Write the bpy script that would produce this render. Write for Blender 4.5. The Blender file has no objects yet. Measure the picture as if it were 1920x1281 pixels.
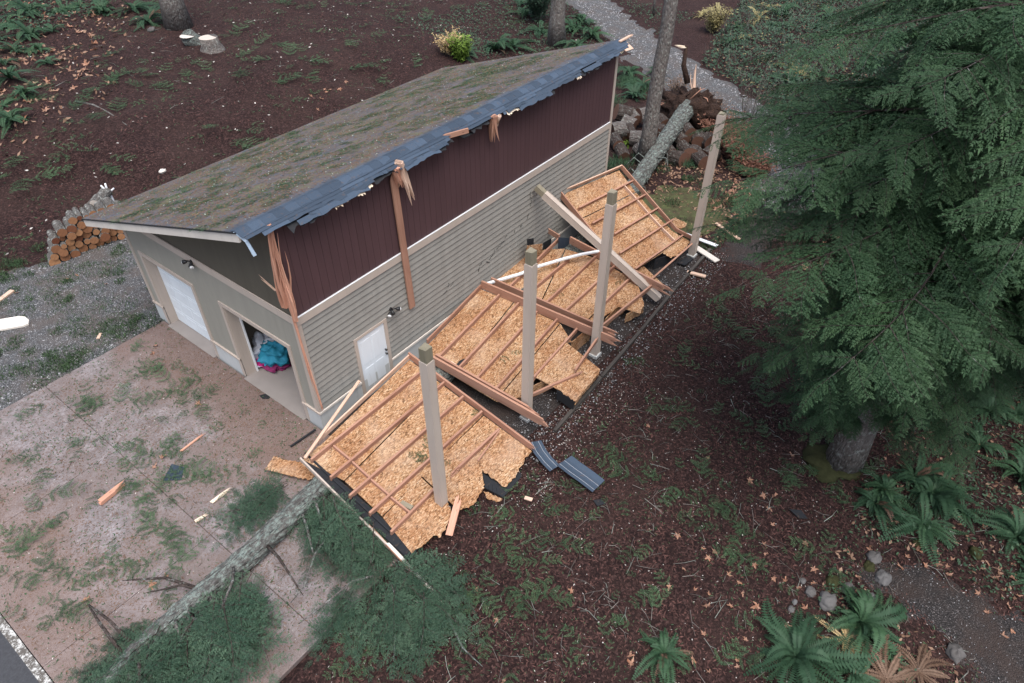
import bpy, math, random
import numpy as np
from mathutils import Vector, Matrix, noise as mnoise

scene = bpy.context.scene
R = math.radians

# ---------------------------------------------------------------- camera
cam_d = bpy.data.cameras.new('camera'); cam = bpy.data.objects.new('camera', cam_d)
scene.collection.objects.link(cam); scene.camera = cam
cam_d.sensor_width = 36; cam_d.lens = 23.992; cam_d.clip_end = 600; cam_d.clip_start = .1
YAW, PITCH, ROLL = 0.65078, 0.71747, 0.00533
fw = Vector((math.cos(PITCH)*math.cos(YAW), math.cos(PITCH)*math.sin(YAW), -math.sin(PITCH)))
rt = Vector((math.sin(YAW), -math.cos(YAW), 0)); up = rt.cross(fw)
rt2 = rt*math.cos(ROLL) + up*math.sin(ROLL); up2 = up*math.cos(ROLL) - rt*math.sin(ROLL)
cm = Matrix((rt2, up2, -fw)).transposed().to_4x4(); cm.translation = (-6.5503, -11.1903, 13.5581)
cam.matrix_world = cm

# ---------------------------------------------------------------- world, sun, exposure
world = bpy.data.worlds.new('World'); scene.world = world; world.use_nodes = True
wn = world.node_tree; bg = wn.nodes['Background']
sky = wn.nodes.new('ShaderNodeTexSky'); sky.sky_type = 'NISHITA'; sky.sun_disc = False
SUN_EL, SUN_AZ = R(68), R(215)
sky.sun_elevation = SUN_EL; sky.sun_rotation = SUN_AZ
sky.air_density = 1.0; sky.dust_density = 4.0; sky.ozone_density = 1.0
hs = wn.nodes.new('ShaderNodeHueSaturation'); hs.inputs['Saturation'].default_value = 0.82
wn.links.new(sky.outputs[0], hs.inputs['Color']); wn.links.new(hs.outputs[0], bg.inputs[0])
bg.inputs[1].default_value = 0.122
sun_d = bpy.data.lights.new('sun', 'SUN'); sun = bpy.data.objects.new('sun', sun_d); scene.collection.objects.link(sun)
sun_d.energy = 1.5; sun_d.angle = R(46); sun_d.color = (1, .985, .96)
sun.rotation_euler = (R(90)-SUN_EL, 0, -SUN_AZ + math.pi)
scene.view_settings.view_transform = 'Standard'; scene.view_settings.look = 'None'
scene.view_settings.gamma = 1; scene.view_settings.use_curve_mapping = False
scene.view_settings.exposure = 0.98
scene.render.resolution_x = 1024; scene.render.resolution_y = 683

# ---------------------------------------------------------------- node helpers
class NB:
    def __init__(s, name):
        s.m = bpy.data.materials.new(name); s.m.use_nodes = True
        s.t = s.m.node_tree; s.b = s.t.nodes['Principled BSDF']; s.n = s.t.nodes
        s.tc = s.n.new('ShaderNodeTexCoord')
    def l(s, a, b): s.t.links.new(a, b)
    def co(s, kind='Object', scale=(1,1,1), rot=(0,0,0)):
        mp = s.n.new('ShaderNodeMapping'); mp.inputs['Scale'].default_value = scale; mp.inputs['Rotation'].default_value = rot
        if kind == 'World':
            g = s.n.new('ShaderNodeNewGeometry'); s.l(g.outputs['Position'], mp.inputs[0])
        else: s.l(s.tc.outputs[kind], mp.inputs[0])
        return mp.outputs[0]
    def noise(s, vec, scale=5, detail=4, rough=.55, dist=0):
        n = s.n.new('ShaderNodeTexNoise'); n.inputs['Scale'].default_value = scale; n.inputs['Detail'].default_value = detail
        n.inputs['Roughness'].default_value = rough; n.inputs['Distortion'].default_value = dist
        if vec is not None: s.l(vec, n.inputs['Vector'])
        return n.outputs[0]
    def vor(s, vec, scale=5, feat='F1', out='Distance', rnd=1):
        n = s.n.new('ShaderNodeTexVoronoi'); n.feature = feat; n.inputs['Scale'].default_value = scale
        n.inputs['Randomness'].default_value = rnd
        s.l(vec, n.inputs['Vector']); return n.outputs[out]
    def ramp(s, fac, stops, interp='LINEAR'):
        r = s.n.new('ShaderNodeValToRGB'); e = r.color_ramp.elements; r.color_ramp.interpolation = interp
        while len(e) < len(stops): e.new(.5)
        for k, (p, c) in enumerate(stops):
            e[k].position = p; e[k].color = (c, c, c, 1) if not hasattr(c, '__len__') else (*c[:3], 1)
        s.l(fac, r.inputs[0]); return r.outputs[0]
    def mix(s, f, a, b, mode='MIX'):
        n = s.n.new('ShaderNodeMix'); n.data_type = 'RGBA'; n.blend_type = mode
        for sock, val in ((n.inputs[0], f), (n.inputs[6], a), (n.inputs[7], b)):
            if isinstance(val, bpy.types.NodeSocket): s.l(val, sock)
            elif hasattr(val, '__len__'): sock.default_value = (*val[:3], 1)
            else: sock.default_value = val
        return n.outputs[2]
    def math(s, op, a, b=0.0):
        n = s.n.new('ShaderNodeMath'); n.operation = op
        for sock, val in ((n.inputs[0], a), (n.inputs[1], b)):
            if isinstance(val, bpy.types.NodeSocket): s.l(val, sock)
            else: sock.default_value = val
        return n.outputs[0]
    def attr(s, name):
        n = s.n.new('ShaderNodeAttribute'); n.attribute_name = name; return n.outputs['Fac']
    def rnd(s):
        return s.n.new('ShaderNodeObjectInfo').outputs['Random']
    def sep(s, vec):
        n = s.n.new('ShaderNodeSeparateXYZ'); s.l(vec, n.inputs[0]); return n.outputs
    def bump(s, h, strength=.4, dist=.02):
        n = s.n.new('ShaderNodeBump'); n.inputs['Strength'].default_value = strength; n.inputs['Distance'].default_value = dist
        s.l(h, n.inputs['Height']); s.l(n.outputs[0], s.b.inputs['Normal'])
    def out(s, col, rough=.8, spec=.3):
        if isinstance(col, bpy.types.NodeSocket): s.l(col, s.b.inputs['Base Color'])
        else: s.b.inputs['Base Color'].default_value = (*col, 1)
        if isinstance(rough, bpy.types.NodeSocket): s.l(rough, s.b.inputs['Roughness'])
        else: s.b.inputs['Roughness'].default_value = rough
        s.b.inputs['Specular IOR Level'].default_value = spec
        return s.m

M = {}
def simple(name, col, rough=.7, var=.15, scale=6, spec=.3, bump=0.0, bscale=40):
    b = NB(name); n = b.noise(b.co('World'), scale, 5)
    c = b.mix(n, [x*(1-var) for x in col], [min(1, x*(1+var)) for x in col])
    if bump: b.bump(b.noise(b.co('World'), bscale, 3), bump, .01)
    M[name] = b.out(c, rough, spec)

# mulch / soil ground
def m_ground():
    b = NB('mulch_soil'); w = b.co('World')
    big = b.noise(w, .35, 4); mid = b.noise(w, 2.2, 4, .6)
    fine = b.noise(b.co('World', (1, 1, 1)), 26, 5, .75)
    v = b.vor(b.co('World', (1, 1, 1), (0, 0, .6)), 20, 'F1', 'Color'); vs = b.sep(v)
    chips = b.ramp(vs[0], [(0, (.014, .008, .008)), (.45, (.042, .022, .020)), (.8, (.090, .045, .041)), (1, (.15, .085, .076))])
    c = b.mix(b.ramp(fine, [(.3, 0), (.7, 1)]), [.012, .007, .007], chips)
    c = b.mix(b.ramp(mid, [(.35, .0), (.7, .45)]), c, (.026, .014, .013))
    c = b.mix(b.ramp(big, [(.46, 0), (.66, .35)]), c, (.055, .034, .029))
    sp = b.ramp(b.vor(b.co('World', (1, 1, 1)), 13, 'F1', 'Distance'), [(.0, 1), (.09, 0)])
    spm = b.math('MULTIPLY', sp, b.ramp(b.noise(w, 9, 2), [(.5, 0), (.6, .8)]))
    c = b.mix(spm, c, (.30, .24, .22))
    b.bump(b.math('ADD', fine, b.math('MULTIPLY', mid, 2.)), .9, .05)
    M['ground'] = b.out(c, .9, .15)
m_ground()

def m_gravel(name, tint, dirt, scale=38, dirtamt=.5):
    b = NB(name); w = b.co('World')
    v = b.n.new('ShaderNodeTexVoronoi'); v.inputs['Scale'].default_value = scale; b.l(w, v.inputs['Vector'])
    cs = b.sep(v.outputs['Color'])
    col = b.ramp(cs[0], [(0, [x*.25 for x in tint]), (.5, [x*.75 for x in tint]), (.85, tint), (1, [min(.7, x*2.2) for x in tint])])
    edge = b.ramp(v.outputs['Distance'], [(.25, 0), (.6, 1)])
    col = b.mix(edge, col, [x*.25 for x in tint])
    big = b.noise(w, 1.1, 5, .65)
    col = b.mix(b.ramp(big, [(.42, 0), (.62, dirtamt)]), col, dirt)
    b.bump(b.math('MULTIPLY', v.outputs['Distance'], -1.0), .8, .03)
    M[name] = b.out(col, .85, .25)
m_gravel('gravel', (.23, .235, .245), (.105, .085, .075), 38, .65)
m_gravel('gravel_dark', (.085, .076, .075), (.042, .030, .026), 34, .8)

# stamped, stained concrete
def m_drive():
    b = NB('stamped_concrete'); w = b.co('World')
    n1 = b.noise(w, .55, 5, .6, .6); n2 = b.noise(w, 3.2, 6, .7, .8); n3 = b.noise(w, 18, 5, .7)
    c = b.mix(b.ramp(n2, [(.35, 0), (.65, 1)]), (.098, .080, .077), (.245, .222, .230))
    c = b.mix(b.ramp(n1, [(.44, 0), (.58, .7)]), c, b.mix(n3, (.095, .068, .058), (.18, .135, .115)))
    s = b.sep(w)
    # mud washed out along the door sills
    dx = b.ramp(b.math('ADD', b.math('ADD', b.math('MULTIPLY', s[0], .33), .78), b.math('MULTIPLY', n1, .9)), [(.42, 0), (.85, .85)])
    c = b.mix(dx, c, b.mix(n2, (.085, .048, .036), (.165, .105, .082)))
    # muddy plant tea in the lower corner
    dr = b.ramp(b.math('ADD', b.math('MULTIPLY', b.math('ADD', s[0], 4.), -.25), b.math('MULTIPLY', n1, .8)), [(.62, 0), (.95, .65)])
    c = b.mix(dr, c, (.16, .10, .075))
    speck = b.ramp(n3, [(.50, 0), (.62, .8)])
    c = b.mix(speck, c, (.10, .062, .05))
    c = b.mix(b.ramp(b.noise(w, 60, 2), [(.3, .25), (.6, 0)]), c, (.5, .45, .44))
    b.bump(b.math('ADD', n3, n2), .35, .02)
    M['drive'] = b.out(c, b.ramp(n1, [(.35, .75), (.6, .38)]), .4)
m_drive()
simple('joint', (.085, .066, .058), .9)
simple('asphalt', (.05, .052, .058), .85, .4, 20, .3, .5, 120)
def m_line():
    b = NB('worn_paint'); w = b.co('World')
    M['line'] = b.out(b.mix(b.ramp(b.noise(w, 7, 6, .85), [(.50, 0), (.56, 1)]), (.10, .09, .08), (.50, .50, .48)), .8)
m_line()

# building paints
def m_siding(name, c, var=.10, streak=True):
    b = NB(name); w = b.co('World')
    n = b.noise(b.co('World', (2, 2, .4)), 1.6, 5, .6); f = b.noise(b.co('World', (1, 1, 6)), 14, 3)
    col = b.mix(b.ramp(n, [(.3, 0), (.7, 1)]), [x*(1-var) for x in c], [x*(1+var) for x in c])
    d = b.ramp(b.noise(b.co('World', (3, 3, .35)), 2.5, 4, .7), [(.55, 0), (.8, .35)])
    col = b.mix(d, col, [x*.62 for x in c])
    col = b.mix(b.math('MULTIPLY', b.rnd(), .14), col, [x*.55 for x in c])
    b.bump(f, .12, .004)
    M[name] = b.out(col, .65, .3)
m_siding('siding', (.266, .258, .236))
m_siding('panel_front', (.30, .288, .25), .06)
m_siding('olive', (.094, .084, .066), .08)
m_siding('maroon', (.080, .043, .047), .08)
m_siding('trim', (.47, .40, .345), .05)
m_siding('foundation', (.50, .52, .52), .08)
m_siding('white_door', (.70, .75, .79), .03)
m_siding('cream', (.66, .61, .55), .04)
simple('white_metal', (.75, .77, .79), .4, .06, 3, .5)
simple('dark_metal', (.02, .02, .022), .45, .2, 5, .5)
simple('lamp_glass', (.75, .76, .76), .15, .02, 3, .6)
simple('felt_shade_black', (.018, .019, .022), .8, .3, 8)
simple('floor_conc', (.25, .225, .21), .7, .2, 1.5)
simple('interior', (.12, .10, .08), .9)
simple('flecks_line', (.32, .34, .37), .7, .4, 14)
simple('metal_blue', (.33, .42, .52), .3, .1, 3, .6)

def m_shingle(name, clean, moss):
    b = NB(name); w = b.co('World'); r = b.attr('rnd')
    c = b.ramp(r, [(0, [x*.72 for x in clean]), (.5, clean), (1, [x*1.28 for x in clean])])
    gr = b.noise(w, 90, 2, .7)
    c = b.mix(b.ramp(gr, [(.3, .5), (.7, 0)]), c, [x*.5 for x in clean])
    if moss:
        n1 = b.noise(b.co('World', (1, .6, 1)), 2.3, 6, .75); n2 = b.noise(w, 13, 5, .8); n3 = b.noise(w, .5, 3)
        s = b.sep(w)
        inner = b.ramp(b.math('ADD', s[1], b.math('MULTIPLY', n1, .6)), [(.55, 0), (1., 1)])
        ned = b.math('MULTIPLY', inner, b.ramp(b.math('ADD', n2, b.math('MULTIPLY', b.math('SUBTRACT', n1, .5), .8)), [(.37, .15), (.60, .84)]))
        c = b.mix(ned, c, b.mix(b.noise(w, 30, 3), (.075, .048, .032), (.185, .125, .082)))
        ms = b.math('MULTIPLY', inner, b.ramp(b.math('ADD', n1, b.math('MULTIPLY', n2, .4)), [(.74, 0), (.86, .7)]))
        c = b.mix(ms, c, (.095, .125, .07))
    else:
        n2 = b.noise(w, 9, 4, .7)
        c = b.mix(b.ramp(n2, [(.58, 0), (.72, .5)]), c, (.13, .08, .05))
    b.bump(gr, .3, .004)
    M[name] = b.out(c, .85, .25)
m_shingle('shingle', (.080, .098, .128), True)
m_shingle('shingle_clean', (.054, .078, .114), False)
m_shingle('shingle_dark', (.028, .031, .037), False)

def m_wood(name, a, c2, dark, gs=1):
    b = NB(name)
    g = b.noise(b.co('Object', (1.2*gs, 28*gs, 28*gs)), 1.6, 5, .6, .4)
    l = b.noise(b.co('Object', (.5, 3, 3)), 1.3, 3)
    col = b.mix(b.ramp(g, [(.3, 0), (.7, 1)]), a, c2)
    col = b.mix(b.ramp(l, [(.5, 0), (.75, .55)]), col, dark)
    rr = b.rnd()
    col = b.mix(b.math('MULTIPLY', rr, .35), col, dark)
    kn = b.ramp(b.vor(b.co('Object', (1, 5, 5)), 1.7), [(.03, .8), (.09, 0)])
    col = b.mix(kn, col, [x*.3 for x in dark])
    b.bump(g, .25, .006)
    M[name] = b.out(col, .75, .2)
m_wood('fir', (.36, .190, .130), (.47, .275, .20), (.23, .110, .074))
m_wood('fir_pale', (.58, .40, .30), (.70, .52, .41), (.48, .30, .21))
m_wood('splinter', (.50, .25, .17), (.64, .38, .28), (.42, .19, .12))
m_wood('torn_pale', (.74, .62, .48), (.80, .70, .57), (.60, .42, .28))
m_wood('weathered', (.22, .19, .14), (.30, .27, .20), (.10, .095, .06))
m_wood('edging', (.06, .055, .05), (.10, .09, .08), (.035, .03, .028))

def m_osb():
    b = NB('osb'); cols = []
    for k, (ang, sc) in enumerate(((.15, 1), (1.0, 1.15), (-.75, .9))):
        v = b.n.new('ShaderNodeTexVoronoi'); v.inputs['Scale'].default_value = 1
        b.l(b.co('Object', (14*sc, 62*sc, 14), (0, 0, ang)), v.inputs['Vector'])
        cols.append((v.outputs['Color'], v.outputs['Distance']))
    sel = b.vor(b.co('Object', (17, 17, 17)), 1.0, 'F1', 'Color'); ss = b.sep(sel)
    c = b.mix(b.ramp(ss[0], [(.42, 0), (.45, 1)], ), cols[0][0], cols[1][0])
    c = b.mix(b.ramp(ss[1], [(.62, 0), (.65, 1)]), c, cols[2][0])
    cc = b.sep(c)
    col = b.ramp(cc[0], [(0, (.11, .055, .026)), (.22, (.25, .135, .066)), (.5, (.39, .218, .110)), (.8, (.50, .315, .180)), (1, (.61, .46, .31))])
    wet = b.noise(b.co('World'), 1.1, 5, .7)
    col = b.mix(b.ramp(wet, [(.40, .75), (.60, 0)]), col, b.mix(.6, col, (.50, .26, .12), 'MULTIPLY'))
    pale = b.noise(b.co('World', (1, 1, 1)), 1.4, 3)
    col = b.mix(b.ramp(pale, [(.5, 0), (.75, .4)]), col, (.50, .37, .27))
    grime = b.noise(b.co('World'), 5, 5, .75)
    col = b.mix(b.ramp(grime, [(.56, 0), (.72, .6)]), col, (.10, .065, .045))
    b.bump(cc[1], .25, .004)
    M['osb'] = b.out(col, .75, .2)
m_osb()

def m_bark(name, a, c2, lichen, lamt, zscale=.35, moss=0):
    b = NB(name)
    g = b.noise(b.co('Object', (zscale, 1, 1)), 9, 6, .7, 1.2)
    f = b.ramp(b.vor(b.co('Object', (zscale, 1, 1)), 16), [(.1, 0), (.5, 1)])
    col = b.mix(b.ramp(g, [(.35, 0), (.65, 1)]), a, c2)
    col = b.mix(b.math('MULTIPLY', f, .5), col, [x*.4 for x in a])
    if lamt:
        l = b.noise(b.co('Object', (.7, 1, 1)), 9, 6, .85)
        col = b.mix(b.ramp(l, [(.62-lamt*.3, 0), (.70-lamt*.2, .9)]), col, lichen)
    if moss:
        col = b.mix(b.ramp(b.noise(b.co('World'), 3, 4), [(.45, 0), (.6, moss)]), col, (.055, .065, .02))
    b.bump(b.math('ADD', g, f), .9, .04)
    M[name] = b.out(col, .9, .15)
m_bark('bark_lichen', (.075, .07, .066), (.19, .185, .175), (.22, .27, .245), .5)
m_bark('bark_grey', (.13, .11, .10), (.27, .24, .225), (.34, .36, .33), .3)
m_bark('bark_dark', (.05, .038, .034), (.12, .095, .085), (.25, .27, .25), .25)
m_bark('bark_log', (.10, .09, .082), (.24, .225, .21), (.36, .38, .36), .35, 1)
m_bark('root_soil', (.035, .022, .018), (.095, .058, .045), (.2, .1, .05), .1, 1)
def m_cut(name, a, c2):
    b = NB(name); r = b.rnd()
    n = b.noise(b.co('Object'), 14, 4)
    col = b.mix(r, a, c2); col = b.mix(b.math('MULTIPLY', n, .6), col, [x*.45 for x in a])
    M[name] = b.out(col, .8, .2)
m_cut('cut_orange', (.16, .055, .03), (.46, .24, .12))
m_cut('cut_pale', (.60, .52, .45), (.72, .66, .60))
m_cut('cut_red', (.10, .048, .034), (.23, .125, .088))

def m_leafy(name, a, c2, c3=None, trans=.25, rough=.6):
    b = NB(name); r = b.attr('rnd'); o = b.rnd()
    col = b.mix(r, a, c2)
    if c3: col = b.mix(b.math('MULTIPLY', o, .75), col, c3)
    big = b.noise(b.co('World'), .9, 3)
    col = b.mix(b.ramp(big, [(.35, .0), (.7, .35)]), col, [x*.55 for x in a])
    b.out(col, rough, .25)
    if trans:
        tr = b.n.new('ShaderNodeBsdfTranslucent'); b.l(col, tr.inputs[0])
        mx = b.n.new('ShaderNodeMixShader'); mx.inputs[0].default_value = trans
        o_ = b.n['Material Output']; b.l(b.b.outputs[0], mx.inputs[1]); b.l(tr.outputs[0], mx.inputs[2]); b.l(mx.outputs[0], o_.inputs[0])
    M[name] = b.m
m_leafy('conifer', (.017, .050, .024), (.092, .168, .074), (.036, .080, .036))
m_leafy('conifer_fallen', (.018, .050, .032), (.150, .240, .150), (.034, .080, .050))
m_leafy('litter_green', (.026, .064, .030), (.115, .195, .095))
m_leafy('fern', (.026, .068, .034), (.075, .150, .070), (.040, .088, .05))
m_leafy('fern_dead', (.45, .30, .13), (.66, .52, .30))
m_leafy('fern_brown', (.12, .07, .045), (.26, .17, .12))
m_leafy('understory', (.026, .062, .036), (.085, .155, .085), (.06, .10, .07))
m_leafy('yellow_bush', (.24, .21, .09), (.44, .38, .19))
m_leafy('grass', (.022, .048, .02), (.06, .11, .045), None, .15)
m_leafy('bracken', (.13, .055, .038), (.27, .135, .09), None, .1)
m_leafy('lime', (.12, .20, .03), (.22, .34, .06))
m_leafy('maple', (.34, .15, .085), (.50, .31, .22), (.36, .22, .16), .15)
m_leafy('leaf_stuff', (.15, .075, .045), (.36, .23, .16), None, .1)
m_leafy('chips', (.018, .010, .009), (.135, .066, .056), None, 0, .9)
m_leafy('flecks', (.25, .22, .20), (.60, .57, .53), None, 0, .9)
m_leafy('lichen', (.26, .33, .28), (.46, .54, .47), None, 0, .9)
m_leafy('needles', (.10, .055, .03), (.22, .12, .07), None, 0, .9)
m_leafy('twig_pale', (.13, .135, .12), (.30, .33, .29), None, 0, .9)
m_leafy('stones', (.07, .07, .075), (.42, .42, .43), None, 0, .8)
m_leafy('twigs', (.05, .04, .035), (.24, .22, .20), None, 0, .9)
def m_rock():
    b = NB('rock'); w = b.co('World'); n = b.noise(w, 8, 5, .7)
    c = b.mix(n, (.04, .036, .033), (.13, .12, .115)); c = b.mix(b.math('MULTIPLY', b.rnd(), .4), c, (.20, .21, .22))
    M['rock'] = b.out(c, .8)
m_rock()
simple('moss_rock', (.038, .040, .018), .95, .5, 9, .1, .6, 60)
def m_cloth():
    b = NB('cloth_print'); w = b.co('Object')
    v = b.sep(b.vor(w, 3.2, 'F1', 'Color'))
    c = b.ramp(v[0], [(0, (.55, .03, .22)), (.2, (.03, .42, .62)), (.45, (.02, .30, .55)), (.62, (.55, .60, .70)), (.8, (.62, .66, .05)), (.92, (.05, .45, .12))], 'CONSTANT')
    b.bump(b.noise(w, 5, 3), .5, .05)
    M['cloth_print'] = b.out(c, .7)
m_cloth()
simple('cloth_teal', (.02, .20, .30), .7, .25, 4, .3, .6, 9)
simple('cloth_grey', (.48, .50, .56), .8, .3, 4, .3, .6, 9)
simple('cloth_magenta', (.20, .02, .09), .7, .25, 4)

# ---------------------------------------------------------------- geometry helpers
col = scene.collection
def tag(o, label=None, cat=None, group=None, kind=None):
    if label: o['label'] = label
    if cat: o['category'] = cat
    if group: o['group'] = group
    if kind: o['kind'] = kind
    return o
def empty(name, loc, label=None, cat=None, group=None, kind=None):
    o = bpy.data.objects.new(name, None); o.location = loc; o.empty_display_size = .2; col.objects.link(o)
    return tag(o, label, cat, group, kind)
def ploc(parent):
    v = Vector((0, 0, 0))
    while parent is not None: v += parent.location; parent = parent.parent
    return v
def link(name, me, parent=None, mw=None):
    """mw: world matrix.  Parents are only ever translated."""
    o = bpy.data.objects.new(name, me); col.objects.link(o)
    mw = mw.copy() if mw is not None else Matrix.Identity(4)
    if parent is not None:
        o.parent = parent; mw = Matrix.Translation(-ploc(parent)) @ mw
    o.matrix_basis = mw
    return o
def mk(name, V, F, mats, mi=None, smooth=False, rnd=None):
    me = bpy.data.meshes.new(name); me.from_pydata([tuple(v) for v in V], [], F)
    for m in (mats if isinstance(mats, (list, tuple)) else [mats]): me.materials.append(M[m])
    if mi: me.polygons.foreach_set('material_index', mi)
    if smooth: me.polygons.foreach_set('use_smooth', [True]*len(F))
    if rnd is not None:
        a = me.attributes.new('rnd', 'FLOAT', 'FACE'); a.data.foreach_set('value', rnd)
    me.update(); return me
def mk_quads(name, V, mats, rnd=None, mi=None):
    """V: (n,4,3) array of quads -> mesh, fast"""
    V = np.asarray(V, dtype=np.float32); n = len(V)
    me = bpy.data.meshes.new(name)
    me.vertices.add(n*4); me.vertices.foreach_set('co', V.ravel())
    me.loops.add(n*4); me.loops.foreach_set('vertex_index', np.arange(n*4, dtype=np.int32))
    me.polygons.add(n); me.polygons.foreach_set('loop_start', np.arange(0, n*4, 4, dtype=np.int32))
    for m in (mats if isinstance(mats, (list, tuple)) else [mats]): me.materials.append(M[m])
    if mi is not None: me.polygons.foreach_set('material_index', np.asarray(mi, dtype=np.int32))
    a = me.attributes.new('rnd', 'FLOAT', 'FACE')
    a.data.foreach_set('value', np.asarray(rnd if rnd is not None else np.random.rand(n), dtype=np.float32))
    me.update(calc_edges=True); return me
BOXF = [(0,3,2,1),(4,5,6,7),(0,1,5,4),(1,2,6,5),(2,3,7,6),(3,0,4,7)]
def boxv(x0, x1, y0, y1, z0, z1):
    return [(x0,y0,z0),(x1,y0,z0),(x1,y1,z0),(x0,y1,z0),(x0,y0,z1),(x1,y0,z1),(x1,y1,z1),(x0,y1,z1)]
def box(name, x0, x1, y0, y1, z0, z1, m, parent=None, bev=0):
    c = Vector(((x0+x1)/2, (y0+y1)/2, (z0+z1)/2))
    V = [Vector(v)-c for v in boxv(x0, x1, y0, y1, z0, z1)]
    o = link(name, mk(name, V, BOXF, m), parent, Matrix.Translation(c))
    if bev:
        md = o.modifiers.new('bevel', 'BEVEL'); md.width = bev; md.segments = 2
    return o
def boxes(name, L, m, parent=None):
    V, F = [], []
    for b in L:
        k = len(V); V += boxv(*b); F += [tuple(i+k for i in f) for f in BOXF]
    return link(name, mk(name, V, F, m), parent)
def frame_of(p0, p1, upv=(0, 0, 1)):
    p0, p1 = Vector(p0), Vector(p1); x = (p1-p0).normalized(); u = Vector(upv)
    y = u.cross(x)
    if y.length < 1e-4: y = Vector((0, 1, 0)).cross(x)
    y.normalize(); z = x.cross(y)
    m = Matrix((x, y, z)).transposed().to_4x4(); m.translation = p0; return m
def beam(name, p0, p1, w, h, m, parent=None, upv=(0, 0, 1), lift=None, ragged=(0, 0), seed=0, bow=0):
    """timber from p0 to p1, local X along the grain; h along upv, bottom on the line unless lift given"""
    mw = frame_of(p0, p1, upv); L = (Vector(p1)-Vector(p0)).length
    z0 = 0 if lift is None else lift
    rg = random.Random(seed+int(L*997)); n = 7 if (ragged[0] or ragged[1] or bow) else 2
    V, F = [], []
    if not (ragged[0] or ragged[1]):
        for i in range(n):
            t = i/(n-1); zz = z0 + bow*math.sin(math.pi*t)
            V += [(t*L, -w/2, zz), (t*L, w/2, zz), (t*L, w/2, zz+h), (t*L, -w/2, zz+h)]
        for i in range(n-1):
            a = i*4
            for k in range(4): F.append((a+k, a+(k+1) % 4, a+4+(k+1) % 4, a+4+k))
        F.append((3, 2, 1, 0)); e = (n-1)*4; F.append((e, e+1, e+2, e+3))
    else:
        # splintered timber: strands of uneven length
        nz = 5; ny = 2
        for j in range(nz):
            for k in range(ny):
                a0 = -w/2+w*k/ny; a1 = a0+w/ny; b0 = z0+h*j/nz; b1 = b0+h/nz
                s = rg.random()*ragged[0]; e = L-rg.random()*ragged[1]
                c0 = len(V); ea = rg.uniform(.02, .12)
                ym, zm = rg.uniform(a0, a1), rg.uniform(b0, b1)
                V += [(s, a0, b0), (s, a1, b0), (s, a1, b1), (s, a0, b1)]
                V += [(e-ea, a0, b0), (e-ea, a1, b0), (e-ea, a1, b1), (e-ea, a0, b1)]
                if ragged[1]:
                    V.append((e+rg.uniform(.0, .15), ym, zm))
                    F += [(c0+4, c0+5, c0+8), (c0+5, c0+6, c0+8), (c0+6, c0+7, c0+8), (c0+7, c0+4, c0+8)]
                else: F.append((c0+4, c0+5, c0+6, c0+7))
                F += [(c0, c0+3, c0+2, c0+1)]
                for q in range(4): F.append((c0+q, c0+(q+1) % 4, c0+4+(q+1) % 4, c0+4+q))
    return link(name, mk(name, V, F, m), parent, mw)
def prism(name, poly, nrm, th, m, parent=None, xdir=(1, 0, 0), bend=None):
    """flat polygon of world points, th thick downwards along -nrm, local axes in its plane"""
    P = [Vector(p) for p in poly]; n = Vector(nrm).normalized(); x = Vector(xdir); x = (x-n*x.dot(n)).normalized(); y = n.cross(x)
    c = sum(P, Vector())/len(P); mw = Matrix((x, y, n)).transposed().to_4x4(); mw.translation = c; inv = mw.inverted()
    L = [inv @ p for p in P]
    if m == 'osb':
        rg = random.Random(len(P)*7+int(c.x*31)); out = []
        for i, p in enumerate(L):
            q = L[(i+1) % len(L)]; out.append(p); d = q-p
            if .06 < d.length < .62:
                nn = max(3, int(d.length/.04)); s = Vector((-d.y, d.x, 0)).normalized()
                out += [p+d*((k+rg.uniform(-.3, .3))/nn)+s*rg.uniform(-.028, .028) for k in range(1, nn)]
        L = [p*.993 for p in out]
    ar = sum(L[i].x*L[(i+1) % len(L)].y-L[(i+1) % len(L)].x*L[i].y for i in range(len(L)))
    if ar < 0: L.reverse()
    k = len(L); V = [(p.x, p.y, 0) for p in L]+[(p.x, p.y, -th) for p in L]
    F = [tuple(range(k)), tuple(range(2*k-1, k-1, -1))]+[(i, i+k, (i+1) % k+k, (i+1) % k) for i in range(k)]
    return link(name, mk(name, V, F, m), parent, mw)
def ragged_line(p0, p1, n, amp, rg, dirv):
    p0, p1, d = Vector(p0), Vector(p1), Vector(dirv); out = []
    for i in range(n):
        t = (i+rg.uniform(-.3, .3))/n if i else 0
        out.append(p0.lerp(p1, t)+d*rg.uniform(-amp, amp)*(1 if i else 0))
    return out
def tube_arrays(pts, rad, sides=8, cap=True, jit=0, rg=None):
    pts = [Vector(p) for p in pts]; V, F = [], []
    prev = None
    for i, p in enumerate(pts):
        d = (pts[min(i+1, len(pts)-1)]-pts[max(i-1, 0)]).normalized()
        a = prev if prev is not None else (Vector((0, 0, 1)) if abs(d.z) < .9 else Vector((1, 0, 0)))
        u = (a-d*a.dot(d)).normalized(); w = d.cross(u); prev = u
        for k in range(sides):
            an = 2*math.pi*k/sides; r = rad[i]*(1+(rg.uniform(-jit, jit) if jit else 0))
            V.append(p+u*math.cos(an)*r+w*math.sin(an)*r)
    for i in range(len(pts)-1):
        for k in range(sides):
            a = i*sides+k; b = i*sides+(k+1) % sides
            F.append((a, b, b+sides, a+sides))
    if cap:
        F.append(tuple(range(sides-1, -1, -1))); e = (len(pts)-1)*sides; F.append(tuple(range(e, e+sides)))
    return V, F
def tube(name, pts, rad, m, parent=None, sides=8, smooth=True, jit=0, seed=0):
    rg = random.Random(seed); V, F = tube_arrays(pts, rad, sides, True, jit, rg)
    # local frame: X along the first-last direction, so that bark runs along the grain
    mw = frame_of(pts[0], pts[-1]); inv = mw.inverted(); V = [inv @ v for v in V]
    return link(name, mk(name, V, F, m, None, smooth), parent, mw)
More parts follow.
